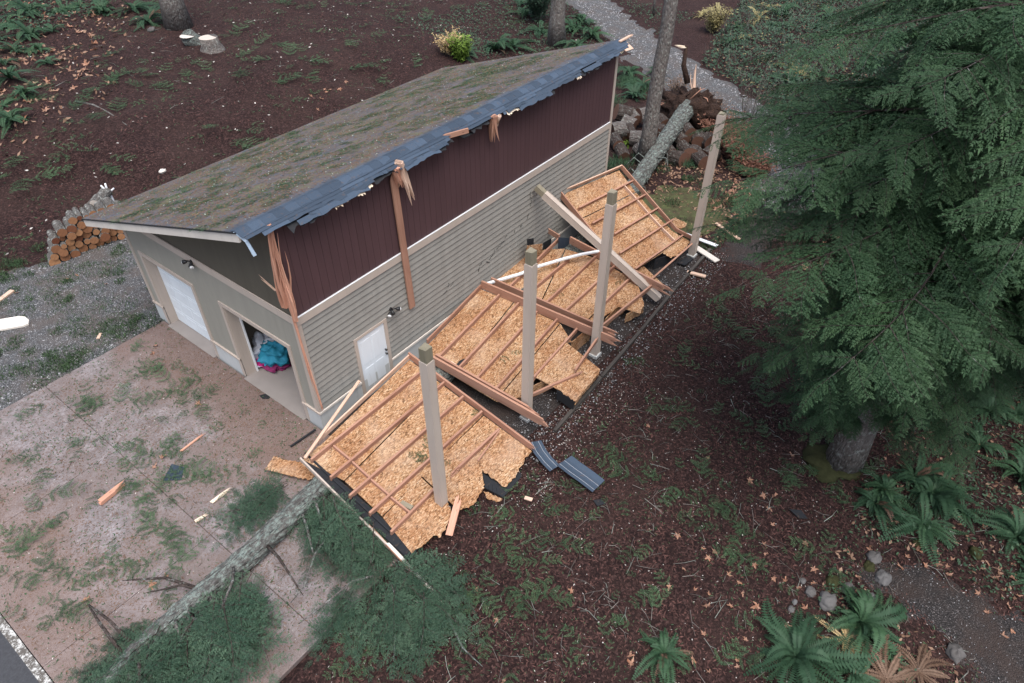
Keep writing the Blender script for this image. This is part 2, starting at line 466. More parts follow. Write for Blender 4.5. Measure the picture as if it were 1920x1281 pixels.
def ss(a, b, x):
    t = min(1, max(0, (x-a)/(b-a))); return t*t*(3-2*t)
def Hh(x, y):
    st = 14.5-4*ss(2, 5, x)
    h = 1.7*ss(0, 9, y-st)+0.035*max(0, y-st-9)
    return h*(1-ss(12, 24, x-.3*y))
def gz(x, y):
    dx = max(-8.5-x, 0, x-14.2); dy = max(-4.9-y, 0, y-8.2); d = math.hypot(dx, dy)
    b = mnoise.noise((x*.45, y*.45, 3))*.09+mnoise.noise((x*1.3, y*1.3, 8))*.05
    return Hh(x, y)-.05+b*ss(0, 2.5, d)
def on(x, y, dz=0): return Vector((x, y, gz(x, y)+dz))

# ---------------------------------------------------------------- ground and paved surfaces
def graded(a, b, c0, c1, fine, coarse):
    out = [a]
    while out[-1] < b:
        x = out[-1]; d = max(c0-x, 0, x-c1); out.append(x+min(coarse, fine+d*.05))
    return out
gx = graded(-70, 150, -10, 28, .30, 4); gy = graded(-90, 150, -17, 20, .30, 4)
V = [(x, y, gz(x, y)-(.10 if (-7.6 < x < 14 and -4.2 < y < 7.4) else 0)) for y in gy for x in gx]
nx = len(gx); F = [(j*nx+i, j*nx+i+1, (j+1)*nx+i+1, (j+1)*nx+i) for j in range(len(gy)-1) for i in range(nx-1)]
tag(link('ground', mk('ground', V, F, 'ground', None, True)), kind='structure')

def seg_dist(x, y, pts):
    best = 1e9
    for (ax, ay, ra), (bx, by, rb) in zip(pts, pts[1:]):
        dx, dy = bx-ax, by-ay; t = max(0, min(1, ((x-ax)*dx+(y-ay)*dy)/(dx*dx+dy*dy)))
        best = min(best, math.hypot(x-ax-dx*t, y-ay-dy*t)-(ra+(rb-ra)*t))
    return best
def poly_dist(x, y, P):
    ins = False; best = 1e9
    for i in range(len(P)):
        ax, ay = P[i][:2]; bx, by = P[(i+1) % len(P)][:2]
        if (ay > y) != (by > y) and x < (bx-ax)*(y-ay)/(by-ay)+ax: ins = not ins
        dx, dy = bx-ax, by-ay; t = max(0, min(1, ((x-ax)*dx+(y-ay)*dy)/(dx*dx+dy*dy+1e-9)))
        best = min(best, math.hypot(x-ax-dx*t, y-ay-dy*t))
    return -best if ins else best
def patch(name, dist, x0, x1, y0, y1, st, m, lift=.03, soft=.5, nz=.5, kind='structure'):
    """a sheet that dives under the ground where its (ragged) edge runs out"""
    nx, ny = int((x1-x0)/st)+1, int((y1-y0)/st)+1; idx = {}; V, F = [], []; D = {}
    for j in range(ny):
        for i in range(nx):
            x, y = x0+i*st, y0+j*st
            D[i, j] = dist(x, y)+nz*(mnoise.noise((x*.9, y*.9, 1))+.6*mnoise.noise((x*2.7, y*2.7, 5)))
    def vid(i, j):
        if (i, j) not in idx:
            x, y = x0+i*st, y0+j*st; t = max(-1, min(1, -D[i, j]/soft))
            idx[i, j] = len(V); V.append((x, y, gz(x, y)+lift*t+(.004 if t > 0 else 0)))
        return idx[i, j]
    for j in range(ny-1):
        for i in range(nx-1):
            if min(D[i, j], D[i+1, j], D[i, j+1], D[i+1, j+1]) < soft:
                F.append((vid(i, j), vid(i+1, j), vid(i+1, j+1), vid(i, j+1)))
    return tag(link(name, mk(name, V, F, m, None, True)), kind=kind)
ROAD = [(60, 32, 1.6), (38.5, 16.5, 1.5), (33.5, 10.2, 1.5), (28.5, 3.4, 1.7), (25.5, -1.6, 1.8), (21.5, -4.4, 1.6), (19.5, -4.9, 1.2)]
VERGE = [(20.5, -4.8, 1.2), (17.2, -5.1, 1.0), (14.4, -5.4, .5)]
patch('gravel_verge', lambda x, y: seg_dist(x, y, VERGE), 12, 23, -8, -2, .2, 'gravel_dark', .05, .7, .8)
patch('gravel_road', lambda x, y: seg_dist(x, y, ROAD), 12, 62, -9, 36, .3, 'gravel', .06, .7, .7)
YARD = [(-12, 7.2), (1.2, 7.3), (1.2, 9.5), (2.6, 13.2), (.3, 13.4), (-2.3, 14.2), (-6, 15), (-14, 15)]
patch('gravel_yard', lambda x, y: poly_dist(x, y, YARD), -14, 4, 7.0, 16, .22, 'gravel', .05, .6, .55)
PATH = [(4.6, -12.7, .25), (4.8, -13.8, .8), (4.3, -15.5, 1.0), (3.5, -18, 1.2)]
patch('gravel_path', lambda x, y: seg_dist(x, y, PATH), 1, 8, -20, -11.5, .16, 'gravel_dark', .05, .7, .7)
UNDER = [(-.2, -4.05), (14.2, -4.0), (14.2, -.05), (-.2, -.05)]
patch('carport_gravel', lambda x, y: poly_dist(x, y, UNDER), -1, 15.2, -4.9, .2, .2, 'gravel_dark', .05, .4, .25)
def lawn_d(x, y): return math.hypot((x-15.6)*.8, (y+2.2)*.9)-1.7
b = NB('moss_turf'); w = b.co('World')
M['moss_turf'] = b.out(b.mix(b.ramp(b.noise(w, 3, 5, .7), [(.35, 0), (.65, 1)]), (.045, .032, .02), b.mix(b.noise(w, 25, 4), (.05, .065, .02), (.10, .115, .05))), .95)
patch('mossy_ground', lawn_d, 12.8, 18.6, -5, .9, .22, 'moss_turf', .05, .6, .7)

# stamped concrete driveway: panels with tooled joints
drive = empty('driveway', (-3.7, 1.6, 0), kind='structure')
xs = [-7.45, -3.7, -.05]; ys = [-4.25, -.42, 3.62, 7.42]
for i in range(2):
    for j in range(3):
        box('slab_panel', xs[i]+.006, xs[i+1]-.006, ys[j]+.006, ys[j+1]-.006, -.14, 0, 'drive', drive, .008)
box('joint_bed', xs[0]+.02, xs[2]-.02, ys[0]+.02, ys[3]-.02, -.13, -.02, 'joint', drive)
tag(box('road', -16, -7.62, -12, 6, -.2, -.012, 'asphalt'), kind='structure')
tag(box('edge_line', -7.62, -7.46, -11, 6.2, -.2, -.002, 'line'), kind='structure')

# ---------------------------------------------------------------- the garage building
BL, BW = 13.74, 7.68; ZC, ZB, ZB2, ZT = .62, 3.54, 3.755, 6.10
RX0, RX1, RE, RZ0, RZ1 = -.72, 14.02, 8.1, 6.40, 3.75        # roof: ridge at y=.05
SL = (RZ0-RZ1)/(RE-.05)
def roof_z(y): return RZ0-SL*(y-.05)
bld = empty('garage_building', (BL/2, BW/2, 0), 'long storm damaged garage, grey siding below, maroon wall above, littered shed roof', 'building')
WT = .18
# core walls
box('wall', .02, BL-.02, .02, WT, 0, ZT-.02, 'interior', bld)
box('wall', .02, BL-.02, BW-WT, BW, 0, 3.5, 'panel_front', bld)
def gable(x0, x1, z0, m, name, y0=0.0, y1=BW):
    zt = lambda y: roof_z(y)-.20
    V = [(x0, y0, z0), (x0, y1, z0), (x0, y1, zt(y1)), (x0, y0, zt(y0)), (x1, y0, z0), (x1, y1, z0), (x1, y1, zt(y1)), (x1, y0, zt(y0))]
    return link(name, mk(name, V, [(0,3,2,1)[::-1], (4,5,6,7)[::-1], (0,1,5,4)[::-1], (1,2,6,5)[::-1], (2,3,7,6)[::-1], (3,0,4,7)[::-1]], m), bld)
gable(BL-WT, BL, 0, 'panel_front', 'wall', .2, BW)
# front: D1 closed door, D2 open doorway (outer trim 4.55-7.23 and .52-3.40, top 2.66)
TR = .12; D1 = (4.55+TR, 7.23-TR); D2 = (.52+TR, 3.40-TR); DT = 2.66-TR
for y0, y1 in ((.0, D2[0]), (D2[1], D1[0]), (D1[1], BW)):
    box('wall_panel', 0, WT+.06, y0, y1, ZC, DT, 'panel_front', bld)
    box('foundation', -.015, WT+.07, y0-(.015 if y0 == 0 else 0), y1, -.1, ZC, 'foundation', bld)
    box('ledge', -.05, 0.0, y0-(.05 if y0 == 0 else 0), y1, ZC-.02, ZC+.045, 'trim', bld)
box('wall_panel', 0, WT+.06, 0, BW, DT, ZB, 'panel_front', bld)
gable(.012, .15, ZB, 'olive', 'gable_panel', .0, BW)
box('band_trim', -.028, .0, -.028, BW, ZB, ZB2, 'trim', bld)
box('corner_trim', -.024, 0.0, -.024, .12, ZC+.046, ZB-.002, 'trim', bld)
box('corner_trim', -.024, 0.0, BW-.11, BW+.02, ZC+.046, 3.5, 'trim', bld)
for (a, c) in (D1, D2):
    box('door_trim', -.03, 0, c, c+TR, .0, DT, 'trim', bld)
    box('door_trim', -.03, 0, a-TR, a, .0, DT, 'trim', bld)
    box('door_trim', -.034, 0, a-TR-.01, c+TR+.01, DT, DT+TR, 'trim', bld)
    box('door_jamb', .002, .3, c-.022, c, .0, DT, 'trim', bld)
    box('door_jamb', .002, .3, a, a+.022, .0, DT, 'trim', bld)
    box('sill', -.12, .35, a+.024, c-.024, -.12, .012, 'floor_conc', bld)
    box('door_track', .30, .34, c-.09, c-.03, .0, DT+.1, 'white_metal', bld)
# closed sectional door
gd = empty('garage_door', (.27, sum(D1)/2, 0)); gd.parent = bld; gd.location = Vector((.27, sum(D1)/2, 0))-bld.location
for k in range(5):
    h = (DT-.04)/5
    box('door_section', .25, .29, D1[0]+.03, D1[1]-.03, .02+k*h+.006, .02+(k+1)*h-.006, 'white_door', gd, .006)
    for q in range(4):
        wq = (D1[1]-D1[0]-.06)/4; ya = D1[0]+.03+q*wq
        box('raised_panel', .242, .25, ya+.07, ya+wq-.07, .02+k*h+.09, .02+(k+1)*h-.09, 'white_door', gd, .004)
box('door_handle', .225, .25, 4.78, 4.90, .52, .55, 'dark_metal', gd)
# inside of the open bay
box('floor_slab', .35, BL-.2, .2, BW-.2, -.12, .004, 'floor_conc', bld)
box('partition', .4, 6.0, 3.75, 3.85, .004, 3.4, 'interior', bld)
box('rolled_door', .4, 3.0, D2[0], D2[1], DT+.12, DT+.17, 'white_door', bld)
# long side: foundation sheets, ledge, lap siding, band, maroon boards
box('foundation', -.012, BL, -.012, .02, -.1, ZC, 'foundation', bld)
x = .02
while x < BL-.3:
    box('foundation_sheet', x, min(x+.60, BL-.01), -.022, -.012, -.1, ZC-.02, 'foundation', bld); x += .612
MX = (1.52, 2.475)                                           # man door opening
for a, c in ((-.03, MX[0]-.10), (MX[1]+.10, BL)):
    box('ledge', a, c, -.058, -.012, ZC-.03, ZC+.04, 'cream', bld)
EXPO = (ZB-ZC-.06)/16
def lap(x0, x1, z0):
    x = x0; first = True
    while x < x1-.02:
        xe = x+lrg.uniform(2.2, 3.66) if not first else x+lrg.uniform(1.0, 3.6)
        if xe > x1-.5: xe = x1
        lap1(x, xe-(.003 if xe < x1 else 0), z0); x = xe; first = False
lrg = random.Random(88)
def lap1(x0, x1, z0):
    prof = [(.03, z0), (-.012, z0), (-.036, z0+.032), (-.004, z0+EXPO+.02), (.03, z0+EXPO+.02)]
    V = [(x0, y, z) for y, z in prof]+[(x1, y, z) for y, z in prof]
    F = [(i, i+5, (i+1) % 5+5, (i+1) % 5)[::-1] for i in range(5)]+[(0, 1, 2, 3, 4)[::-1], (9, 8, 7, 6, 5)[::-1]]
    c = Vector(((x0+x1)/2, 0, z0)); V = [Vector(v)-c for v in V]
    return link('siding_board', mk('siding_board', V, F, 'siding'), bld, Matrix.Translation(c))
for k in range(16):
    z0 = ZC+.05+k*EXPO
    if z0 < 2.0:
        lap(.10, MX[0]-.10, z0); lap(MX[1]+.10, BL-.10, z0)
    else: lap(.10, BL-.10, z0)
box('corner_trim', -.0, .10, -.042, -.0, ZC+.05, ZB-.004, 'trim', bld)
box('corner_trim', BL-.10, BL+.03, -.034, .12, .0, ZT+.05, 'trim', bld)
box('band_trim', -.03, BL-.1, -.054, -.0, ZB, ZB2, 'trim', bld)
box('flashing', .0, BL-.1, -.06, -.0, ZB2, ZB2+.012, 'white_metal', bld)
nb = 66; bw = (BL-.16)/nb
for k in range(nb):
    x0 = .06+k*bw
    box('wall_board', x0+.004, x0+bw-.004, -.016, .015, ZB2+.012, ZT+.02, 'maroon', bld)
box('wall_backing', .05, BL-.1, -.006, .012, ZB2+.012, ZT+.02, 'maroon', bld)
box('corner_gap', -.012, .055, -.014, .012, ZB2, ZT, 'felt_shade_black', bld)
# man door
md = empty('side_door', (0, 0, 0)); md.parent = bld; md.location = Vector(((MX[0]+MX[1])/2, -.02, .1))-bld.location
box('door_leaf', MX[0], MX[1], -.020, .03, .1, 2.03, 'white_door', md, .004)
for k, (z0, z1) in enumerate(((.3, .95), (1.1, 1.88))):
    for q in (0, 1): box('raised_panel', MX[0]+.12+q*.37, MX[0]+.12+q*.37+.30, -.027, -.020, z0, z1, 'white_door', md, .004)
for zz in (1.0, 1.14):
    tube('door_knob', [(MX[1]-.07, -.02, zz), (MX[1]-.07, -.05, zz), (MX[1]-.07, -.08, zz)], [.02, .02, .034], 'dark_metal', md, 10)
box('door_trim', MX[0]-.10, MX[0], -.050, .0, .1, 2.05, 'trim', bld); box('door_trim', MX[1], MX[1]+.10, -.050, .0, .1, 2.05, 'trim', bld)
box('door_trim', MX[0]-.10, MX[1]+.10, -.054, .0, 2.05, 2.13, 'trim', bld)
# twin-head flood lights
def flood(loc, outv, sidev, name='flood_light', mat0='lamp_glass'):
    p = Vector(loc); o = Vector(outv); s = Vector(sidev)
    e = empty(name, p); e.parent = bld; e.location = p-bld.location
    tube('mount_plate', [p, p+o*.03], [.055, .055], 'dark_metal', e, 14, False)
    tube('sensor', [p+o*.03-Vector((0, 0, .03)), p+o*.11-Vector((0, 0, .14))], [.04, .05], 'dark_metal', e, 10)
    for q in (-1, 1):
        a = p+o*.05+s*q*.03; b2 = p+o*.09+s*q*.10; c2 = p+o*.15+s*q*.19-Vector((0, 0, .04))
        tube('arm', [a, b2], [.018, .018], 'dark_metal', e, 8)
        tube('lamp_head', [b2, b2.lerp(c2, .4), c2], [.022, .05, .06], 'dark_metal', e, 12)
        tube('lamp_lens', [c2, c2+(c2-b2).normalized()*.025], [.058, .045], mat0, e, 12)
flood((0, 4.07, 3.62), (-1, 0, 0), (0, 1, 0))
flood((2.78, -.03, 2.30), (0, -1, 0), (1, 0, 0))
# scuffs left by the falling roof on the siding
rg = random.Random(5)
for k, (x, z, l, a) in enumerate([(9.0, 2.95, .22, 1.5), (9.05, 2.7, .3, 1.45), (9.35, 2.85, .16, 1.5), (8.9, 2.25, .2, 1.2), (8.55, 2.05, .14, 1.4), (7.0, 1.70, .22, .5), (7.18, 1.82, .16, 1.2), (7.34, 1.86, .16, .2), (7.5, 1.9, .18, .9), (7.62, 1.93, .12, .1), (7.75, 2.05, .12, .6), (6.4, 1.55, .16, 1.3), (6.5, 1.7, .12, .4), (5.2, 1.72, .2, .3), (5.05, 1.78, .14, 1.1), (4.9, 1.6, .16, .2), (8.2, 2.02, .14, 1.3), (6.85, 1.58, .2, -.6)]):
    q = []
    for i in range(5): q.append((x+l*(i/4-.5)*math.cos(a)+rg.uniform(-.02, .02), z+l*(i/4-.5)*math.sin(a)+rg.uniform(-.02, .02)))
    V = []
    for (xx, zz) in q:
        wv = rg.uniform(.006, .016); V += [(xx-wv*math.sin(a), -.0385, zz+wv*math.cos(a)), (xx+wv*math.sin(a), -.0385, zz-wv*math.cos(a))]
    link('scuff_mark', mk('scuff_mark', V, [(2*i, 2*i+1, 2*i+3, 2*i+2) for i in range(4)], 'felt_shade_black'), bld)

# ---- roof
roof = box('roof_deck', RX0+.03, RX1-.03, .1, RE-.05, 0, .1, 'osb', bld)
def slope_prism(name, x0, x1, y0, y1, dz0, dz1, m, parent):
    V = [(x, y, roof_z(y)+d) for d in (dz0, dz1) for (x, y) in ((x0, y0), (x1, y0), (x1, y1), (x0, y1))]
    return link(name, mk(name, V, BOXF, m), parent)
bpy.data.objects.remove(roof)
roof = slope_prism('roof', RX0+.02, RX1-.02, .03, RE-.03, -.10, -.03, 'fir_pale', bld)
# shingles as tabs, course over course (too fine to pick apart from the air)
rg = random.Random(3); V, F, rn = [], [], []
nc = 54; dy = (RE-.02)/nc
for k in range(nc):
    y1 = RE-k*dy; y0 = y1-dy*1.25; x = RX0-.03+(.16 if k % 2 else 0)-.2
    while x < RX1:
        x1 = min(x+.32, RX1+.02); xa = max(x, RX0-.03)
        if x1 > xa+.01:
            lift = rg.uniform(.0, .006); b0 = len(V)
            za, zb = roof_z(y1), roof_z(y0)
            V += [(xa+.003, y1, za-.03), (x1-.003, y1, za-.03), (x1-.003, y0, zb-.024), (xa+.003, y0, zb-.024), (xa+.003, y1, za-.012+lift), (x1-.003, y1, za-.012+lift), (x1-.003, y0, zb-.022), (xa+.003, y0, zb-.022)]
            F += [tuple(b0+q for q in f[::-1]) for f in BOXF[1:]]; rn += [rg.random()]*5
        x += .32
tag(link('roof_shingle', mk('roof_shingle', V, F, 'shingle', None, False, rn), roof), kind='stuff')
# rake fascia, eave fascia, drip edge
def slope_board(name, x0, x1, y0, y1, dz0, dz1, m): return slope_prism(name, x0, x1, y0, y1, dz0, dz1, m, bld)
slope_board('rake_fascia', RX0-.01, RX0+.035, .02, RE, -.27, -.035, 'cream')
slope_board('rake_fascia', RX1-.035, RX1+.01, .02, RE, -.27, -.035, 'cream')
slope_board('drip_edge', RX0-.045, RX0-.011, .02, RE+.02, -.055, -.028, 'felt_shade_black')
box('eave_fascia', RX0, RX1, RE, RE+.03, RZ1-.24, RZ1-.03, 'cream', bld)
slope_board('soffit', RX0+.036, .0, .05, RE-.02, -.25, -.23, 'trim')
box('soffit', RX0+.04, RX1-.04, BW, RE-.02, RZ1-.12, RZ1-.105, 'trim', bld)
# ridge cap
x = RX0-.04; rg = random.Random(9)
while x < RX1:
    x1 = min(x+.30, RX1+.03); l = rg.uniform(0, .004)
    V = [(x, .20, RZ0-.05+.014), (x1, .20, RZ0-.05+.012), (x1, .03, RZ0+.016), (x, .03, RZ0+.018), (x, -.14, RZ0-.045), (x1, -.14, RZ0-.05)]
    me = mk('ridge_shingle', V, [(0,1,2,3)[::-1], (3,2,5,4)[::-1]], 'shingle_clean', None, False, [rg.random()]*2)
    o = link('ridge_shingle', me, bld); sm = o.modifiers.new('t', 'SOLIDIFY'); sm.thickness = .006; x = x1-.004
# torn stub of the other slope: courses of shingle strips hanging past the ridge
def stub_pt(x, s):                                           # s metres down from the ridge; droops further out
    w = .02*math.sin(x*.9)+.012*math.sin(x*2.1+1)
    s *= .66; return Vector((x, -.02-s*.93, RZ0-.02-.30*s-.35*s*s-abs(w)*s*1.2))
COURSES = [(0, .10, [(RX0-.03, 14.0)]), (1, .22, [(RX0+.02, 3.4), (3.4, 8.1), (8.1, 14.0)]), (2, .34, [(-.35, 3.1), (3.05, 5.2), (5.9, 8.3), (8.25, 11.9), (12.0, 13.9)]),
           (3, .46, [(.15, 2.9), (3.35, 5.05), (6.25, 7.4), (7.45, 11.0), (11.2, 13.3)]), (4, .57, [(.42, 2.35), (3.5, 4.7), (7.9, 9.4)])]
for k, s0, segs in COURSES:
    for (a, c) in segs:
        x = a
        while x < c-.05:
            x1 = min(c, x+rg.uniform(.5, 1.15)); V = []; n = 5
            if k >= 2 and rg.random() < .10: x = x1; continue
            cu = rg.uniform(-.02, .035) if k >= 2 else 0
            tl = rg.uniform(-.004, .012)
            for i in range(n+1):
                xx = x+(x1-x)*i/n
                e = rg.uniform(-.004, .004) if 0 < i < n else 0
                if k >= 3: e += rg.uniform(-.05, .03)
                V += [stub_pt(xx, max(0, s0-.06))+Vector((0, 0, .012-.004*k)), stub_pt(xx, s0+.14+e)+Vector((0, 0, .018-.004*k+tl*(i/n)+cu*(1-2*abs(i/n-.5))-(.02*rg.random() if k >= 2 else 0)))]
            me = mk('shingle_strip', V, [(2*i, 2*i+1, 2*i+3, 2*i+2) for i in range(n)], 'shingle_clean', None, False, [rg.random()]*n)
            o = link('shingle_strip', me, bld); sm = o.modifiers.new('t', 'SOLIDIFY'); sm.thickness = .008; sm.offset = -1
            x = x1+.004
# ripped felt hanging out under the shingles
for (a, c, s) in ((.2, 1.1, .60), (2.6, 3.3, .5), (4.6, 5.3, .52), (6.0, 6.7, .48), (8.6, 9.6, .58), (11.0, 12.4, .5), (12.7, 13.6, .42)):
    n = int((c-a)/.09)+2; edge = [stub_pt(c+(a-c)*i/n, s+rg.uniform(-.06, .14))+Vector((0, 0, -.05-rg.uniform(0, .05))) for i in range(n+1)]
    prism('felt_or_shade_flap', [stub_pt(a, s-.25)+Vector((0, 0, -.03)), stub_pt(c, s-.25)+Vector((0, 0, -.03))]+edge, (0, -.45, .9), .006, 'felt_shade_black', bld)
# pale torn decking below the shingles
for (a, c, s) in ((1.35, 1.75, .62), (2.0, 2.22, .62), (2.28, 2.5, .56), (7.42, 8.15, .55), (10.75, 11.0, .56), (13.0, 13.9, .38)):
    top = [stub_pt(a, s-.2), stub_pt(c, s-.2)]; n = int((c-a)/.05)+2
    edge = [stub_pt(c+(a-c)*i/n, s+.02+rg.uniform(0, .10)*(i % 2))+Vector((0, 0, -.035-rg.uniform(0, .04))) for i in range(n+1)]
    top = [p+Vector((0, 0, -.03)) for p in top]
    prism('torn_deck', top+edge, (0, -.45, .9), .012, 'torn_pale', bld)
beam('rafter_stub', (5.05, -.10, 6.22), (5.75, -.42, 6.26), .05, .12, 'fir', bld)
box('felt_or_shade_flap', 5.7, 6.1, -.30, -.02, 6.08, 6.10, 'felt_shade_black', bld)
prism('torn_deck', [(13.55, -.1, 6.37), (14.08, -.1, 6.39), (14.02, -.40, 6.16), (13.62, -.36, 6.18)], (0, -.4, .9), .02, 'fir_pale', bld)
beam('rafter_stub', (13.7, -.05, 6.40), (14.35, -.12, 6.46), .09, .04, 'fir_pale', bld, (0, 0, 1), None, (0, .1), 4)
# bent drip edge hanging from the broken corner
tube('bent_drip_edge', [(-0.720,0.093,6.371), (-0.660,-0.132,6.208), (-0.620,-0.221,5.885)], [.045, .045, .05], 'metal_blue', bld, 4, False)

def splinter_bunch(name, base, tip, n, spread, parent, m='splinter', wid=.03, seed=0, base_spread=.05, curl=.1):
    rg = random.Random(seed); base, tip = Vector(base), Vector(tip); d = tip-base; L = d.length; mw = frame_of(base, tip)
    V, F = [], []
    for k in range(n):
        l = L*rg.uniform(.45, 1.0); w = wid*rg.uniform(.5, 1.4); t = w*rg.uniform(.3, .8)
        y0, z0 = rg.uniform(-base_spread, base_spread), rg.uniform(-base_spread, base_spread)*.5
        y1, z1 = y0+rg.uniform(-spread, spread), z0+rg.uniform(-spread, spread)*.5; c = rg.uniform(-curl, curl)
        st = 4; b0 = len(V)
        for i in range(st+1):
            f = i/st; q = 1-f**2*.93; xx = l*f; yy = y0+(y1-y0)*f+c*math.sin(f*math.pi); zz = z0+(z1-z0)*f
            V += [(xx, yy-w/2*q, zz-t/2*q), (xx, yy+w/2*q, zz-t/2*q), (xx, yy+w/2*q, zz+t/2*q), (xx, yy-w/2*q, zz+t/2*q)]
        for i in range(st):
            for j in range(4): a = b0+i*4; F.append((a+j, a+(j+1) % 4, a+4+(j+1) % 4, a+4+j))
        F.append((b0+3, b0+2, b0+1, b0)); e = b0+st*4; F.append((e, e+1, e+2, e+3))
    return link(name, mk(name, V, F, m), parent, mw)
# shredded corner board: strands peeled off the corner, from the roof down to the slab
sc = tag(empty('shredded_corner_board', (-.05, -.08, .62)), 'long strip of reddish splintered timber peeled down the near building corner', 'splintered board')
splinter_bunch('splinter_strands', (-0.080,-0.190,3.828), (-0.160,-0.180,6.397), 16, .10, sc, 'splinter', .05, 1, .05, .12)
splinter_bunch('splinter_strands', (-0.100,0.012,4.153), (-0.120,-0.283,6.269), 16, .13, sc, 'splinter', .045, 2, .09, .10)
splinter_bunch('splinter_strands', (-0.100,-0.164,6.338), (-0.120,0.063,4.365), 10, .10, sc, 'splinter', .05, 22, .04, .08)
beam('peeled_strip', (-0.050,-0.043,3.889), (-0.060,-0.310,1.004), .05, .03, 'splinter', sc, (-1, 0, 0), None, (.2, .15), 3)
splinter_bunch('splinter_strands', (-0.070,-0.100,3.930), (-0.070,-0.232,1.117), 5, .05, sc, 'splinter', .03, 7, .03, .03)
splinter_bunch('splinter_strands', (-0.100,0.293,4.467), (-0.250,0.585,4.856), 2, .02, sc, 'fir_pale', .025, 5, .01, .03)
# snapped rafter standing against the wall, and frayed rafter ends
hb = tag(empty('hanging_rafter', (3.45, -.1, 2.0)), 'bare orange plank hanging upright against the maroon wall', 'plank')
beam('plank', (3.509,-0.060,1.926), (3.350,-0.100,6.022), .20, .045, 'fir', hb, (0, -1, 0), None, (0, .12), 1)
f1 = tag(empty('frayed_rafter_end', (3.8, -.2, 6.0)), 'frayed broken rafter end hanging beside the bare orange plank', 'splintered rafter')
splinter_bunch('splinter_strands', (3.421,-0.300,6.325), (3.668,-0.240,5.097), 9, .22, f1, 'fir_pale', .12, 3, .10, .05)
splinter_bunch('splinter_strands', (3.304,-0.300,6.238), (3.507,-0.220,5.508), 6, .12, f1, 'splinter', .09, 13, .08, .05)
f2 = tag(empty('frayed_rafter_end', (7.0, -.2, 6.1)), 'small frayed rafter end under the torn roof edge, nearest the far corner', 'splintered rafter')
splinter_bunch('splinter_strands', (6.874,-0.300,6.280), (6.908,-0.220,5.447), 8, .18, f2, 'fir', .11, 4, .10, .04)
splinter_bunch('splinter_strands', (7.095,-0.320,6.255), (7.049,-0.260,5.815), 5, .12, f2, 'fir_pale', .12, 14, .10, .03)
# bedding bundle seen through the open door
bd = tag(empty('bedding_bundle', (1.4, 2.0, 0)), 'crumpled teal, grey and magenta bedding on the floor inside the open garage door', 'bedding')
def blob(name, c, r, m, parent, seed=0, amp=.25, sq=1, res=(20, 12)):
    V, F = [], []; nu, nv = res
    for j in range(nv+1):
        th = math.pi*j/nv
        for i in range(nu):
            ph = 2*math.pi*i/nu; d = Vector((math.sin(th)*math.cos(ph), math.sin(th)*math.sin(ph), math.cos(th)))
            k = 1+amp*mnoise.noise(d*2.1+Vector((seed*7.3, seed, 0)))+amp*.6*mnoise.noise(d*5+Vector((seed*3.1, 0, seed)))
            V.append((d.x*r[0]*k, d.y*r[1]*k, d.z*r[2]*k))
    for j in range(nv):
        for i in range(nu):
            a = j*nu+i; b2 = j*nu+(i+1) % nu; F.append((a, a+nu, b2+nu, b2))
    return link(name, mk(name, V, F, m, None, True), parent, Matrix.Translation(c))
p = Vector((0.980,3.250,0.350))
blob('blanket', p+Vector((.0, .28, .02)), (.5, .42, .40), 'cloth_grey', bd, 1, .55, 1, (40, 26))
blob('blanket', p+Vector((-.05, -.22, .05)), (.42, .42, .34), 'cloth_teal', bd, 2, .55, 1, (40, 26))
blob('blanket', p+Vector((-.22, .12, -.20)), (.40, .36, .18), 'cloth_print', bd, 3, .5, 1, (40, 26))
blob('blanket', p+Vector((-.20, -.18, -.24)), (.36, .44, .11), 'cloth_magenta', bd, 4, .5, 1, (40, 26))
# ---------------------------------------------------------------- posts
def post(base, top, label, group='carport posts', fallen=False, w=.20, cap=.34):
    b0, t0 = Vector(base), Vector(top); e = tag(empty('carport_post', b0), label, 'post', group)
    d = (t0-b0).normalized(); mid = t0-d*cap
    rg = random.Random(int(b0.x*10))
    upv = (0, 1, 0) if not fallen else (0, 0, 1)
    mw = frame_of(b0, mid, upv); L = (mid-b0).length
    # painted wrap of boards with a lip at each corner
    box_l = boxv(0, L, -w/2, w/2, -w/2, w/2)
    o = link('painted_shaft', mk('painted_shaft', box_l, BOXF, 'trim'), e, mw); bm = o.modifiers.new('b', 'BEVEL'); bm.width = .012; bm.segments = 2
    for sy in (-1, 1):
        for sz in (-1, 1):
            V = boxv(.02, L-.02, sy*(w/2+.001)-.004, sy*(w/2+.001)+.004, sz*w*.5-.012, sz*w*.5+.012)
            link('corner_bead', mk('corner_bead', V, BOXF, 'trim'), e, mw)
    wc = w*.93
    V = boxv(-.02, cap, -wc/2, wc/2, -wc/2, wc/2)
    V[5] = (cap-.03, V[5][1], V[5][2]); V[2] = (cap-.015, V[2][1], V[2][2])
    mw2 = frame_of(mid, t0, upv)
    link('bare_top', mk('bare_top', V, BOXF, 'weathered'), e, mw2)
    if not fallen:
        box('base_block', b0.x-.14, b0.x+.14, b0.y-.14, b0.y+.14, -.12, .03, 'foundation', e)
    return e
post((.05, -4.12, -.05), (0.100,-4.072,5.040), 'tan carport post standing in the nearest collapsed roof panel')
post((3.62, -3.95, -.05), (3.66, -3.93, 5.28), 'tan post with bare grey top, second from the driveway')
post((6.88, -4.05, -.05), (6.95, -4.0, 5.32), 'tan post with bare top, third from the driveway')
post((13.42, -3.97, -.05), (13.6, -3.92, 5.10), 'slim tan post furthest from the camera, beside white trim boards', cap=.05)
post((10.214,-4.369,0.180), (9.182,-0.120,3.204), 'fallen tan post leaning diagonally against the grey siding', fallen=True)

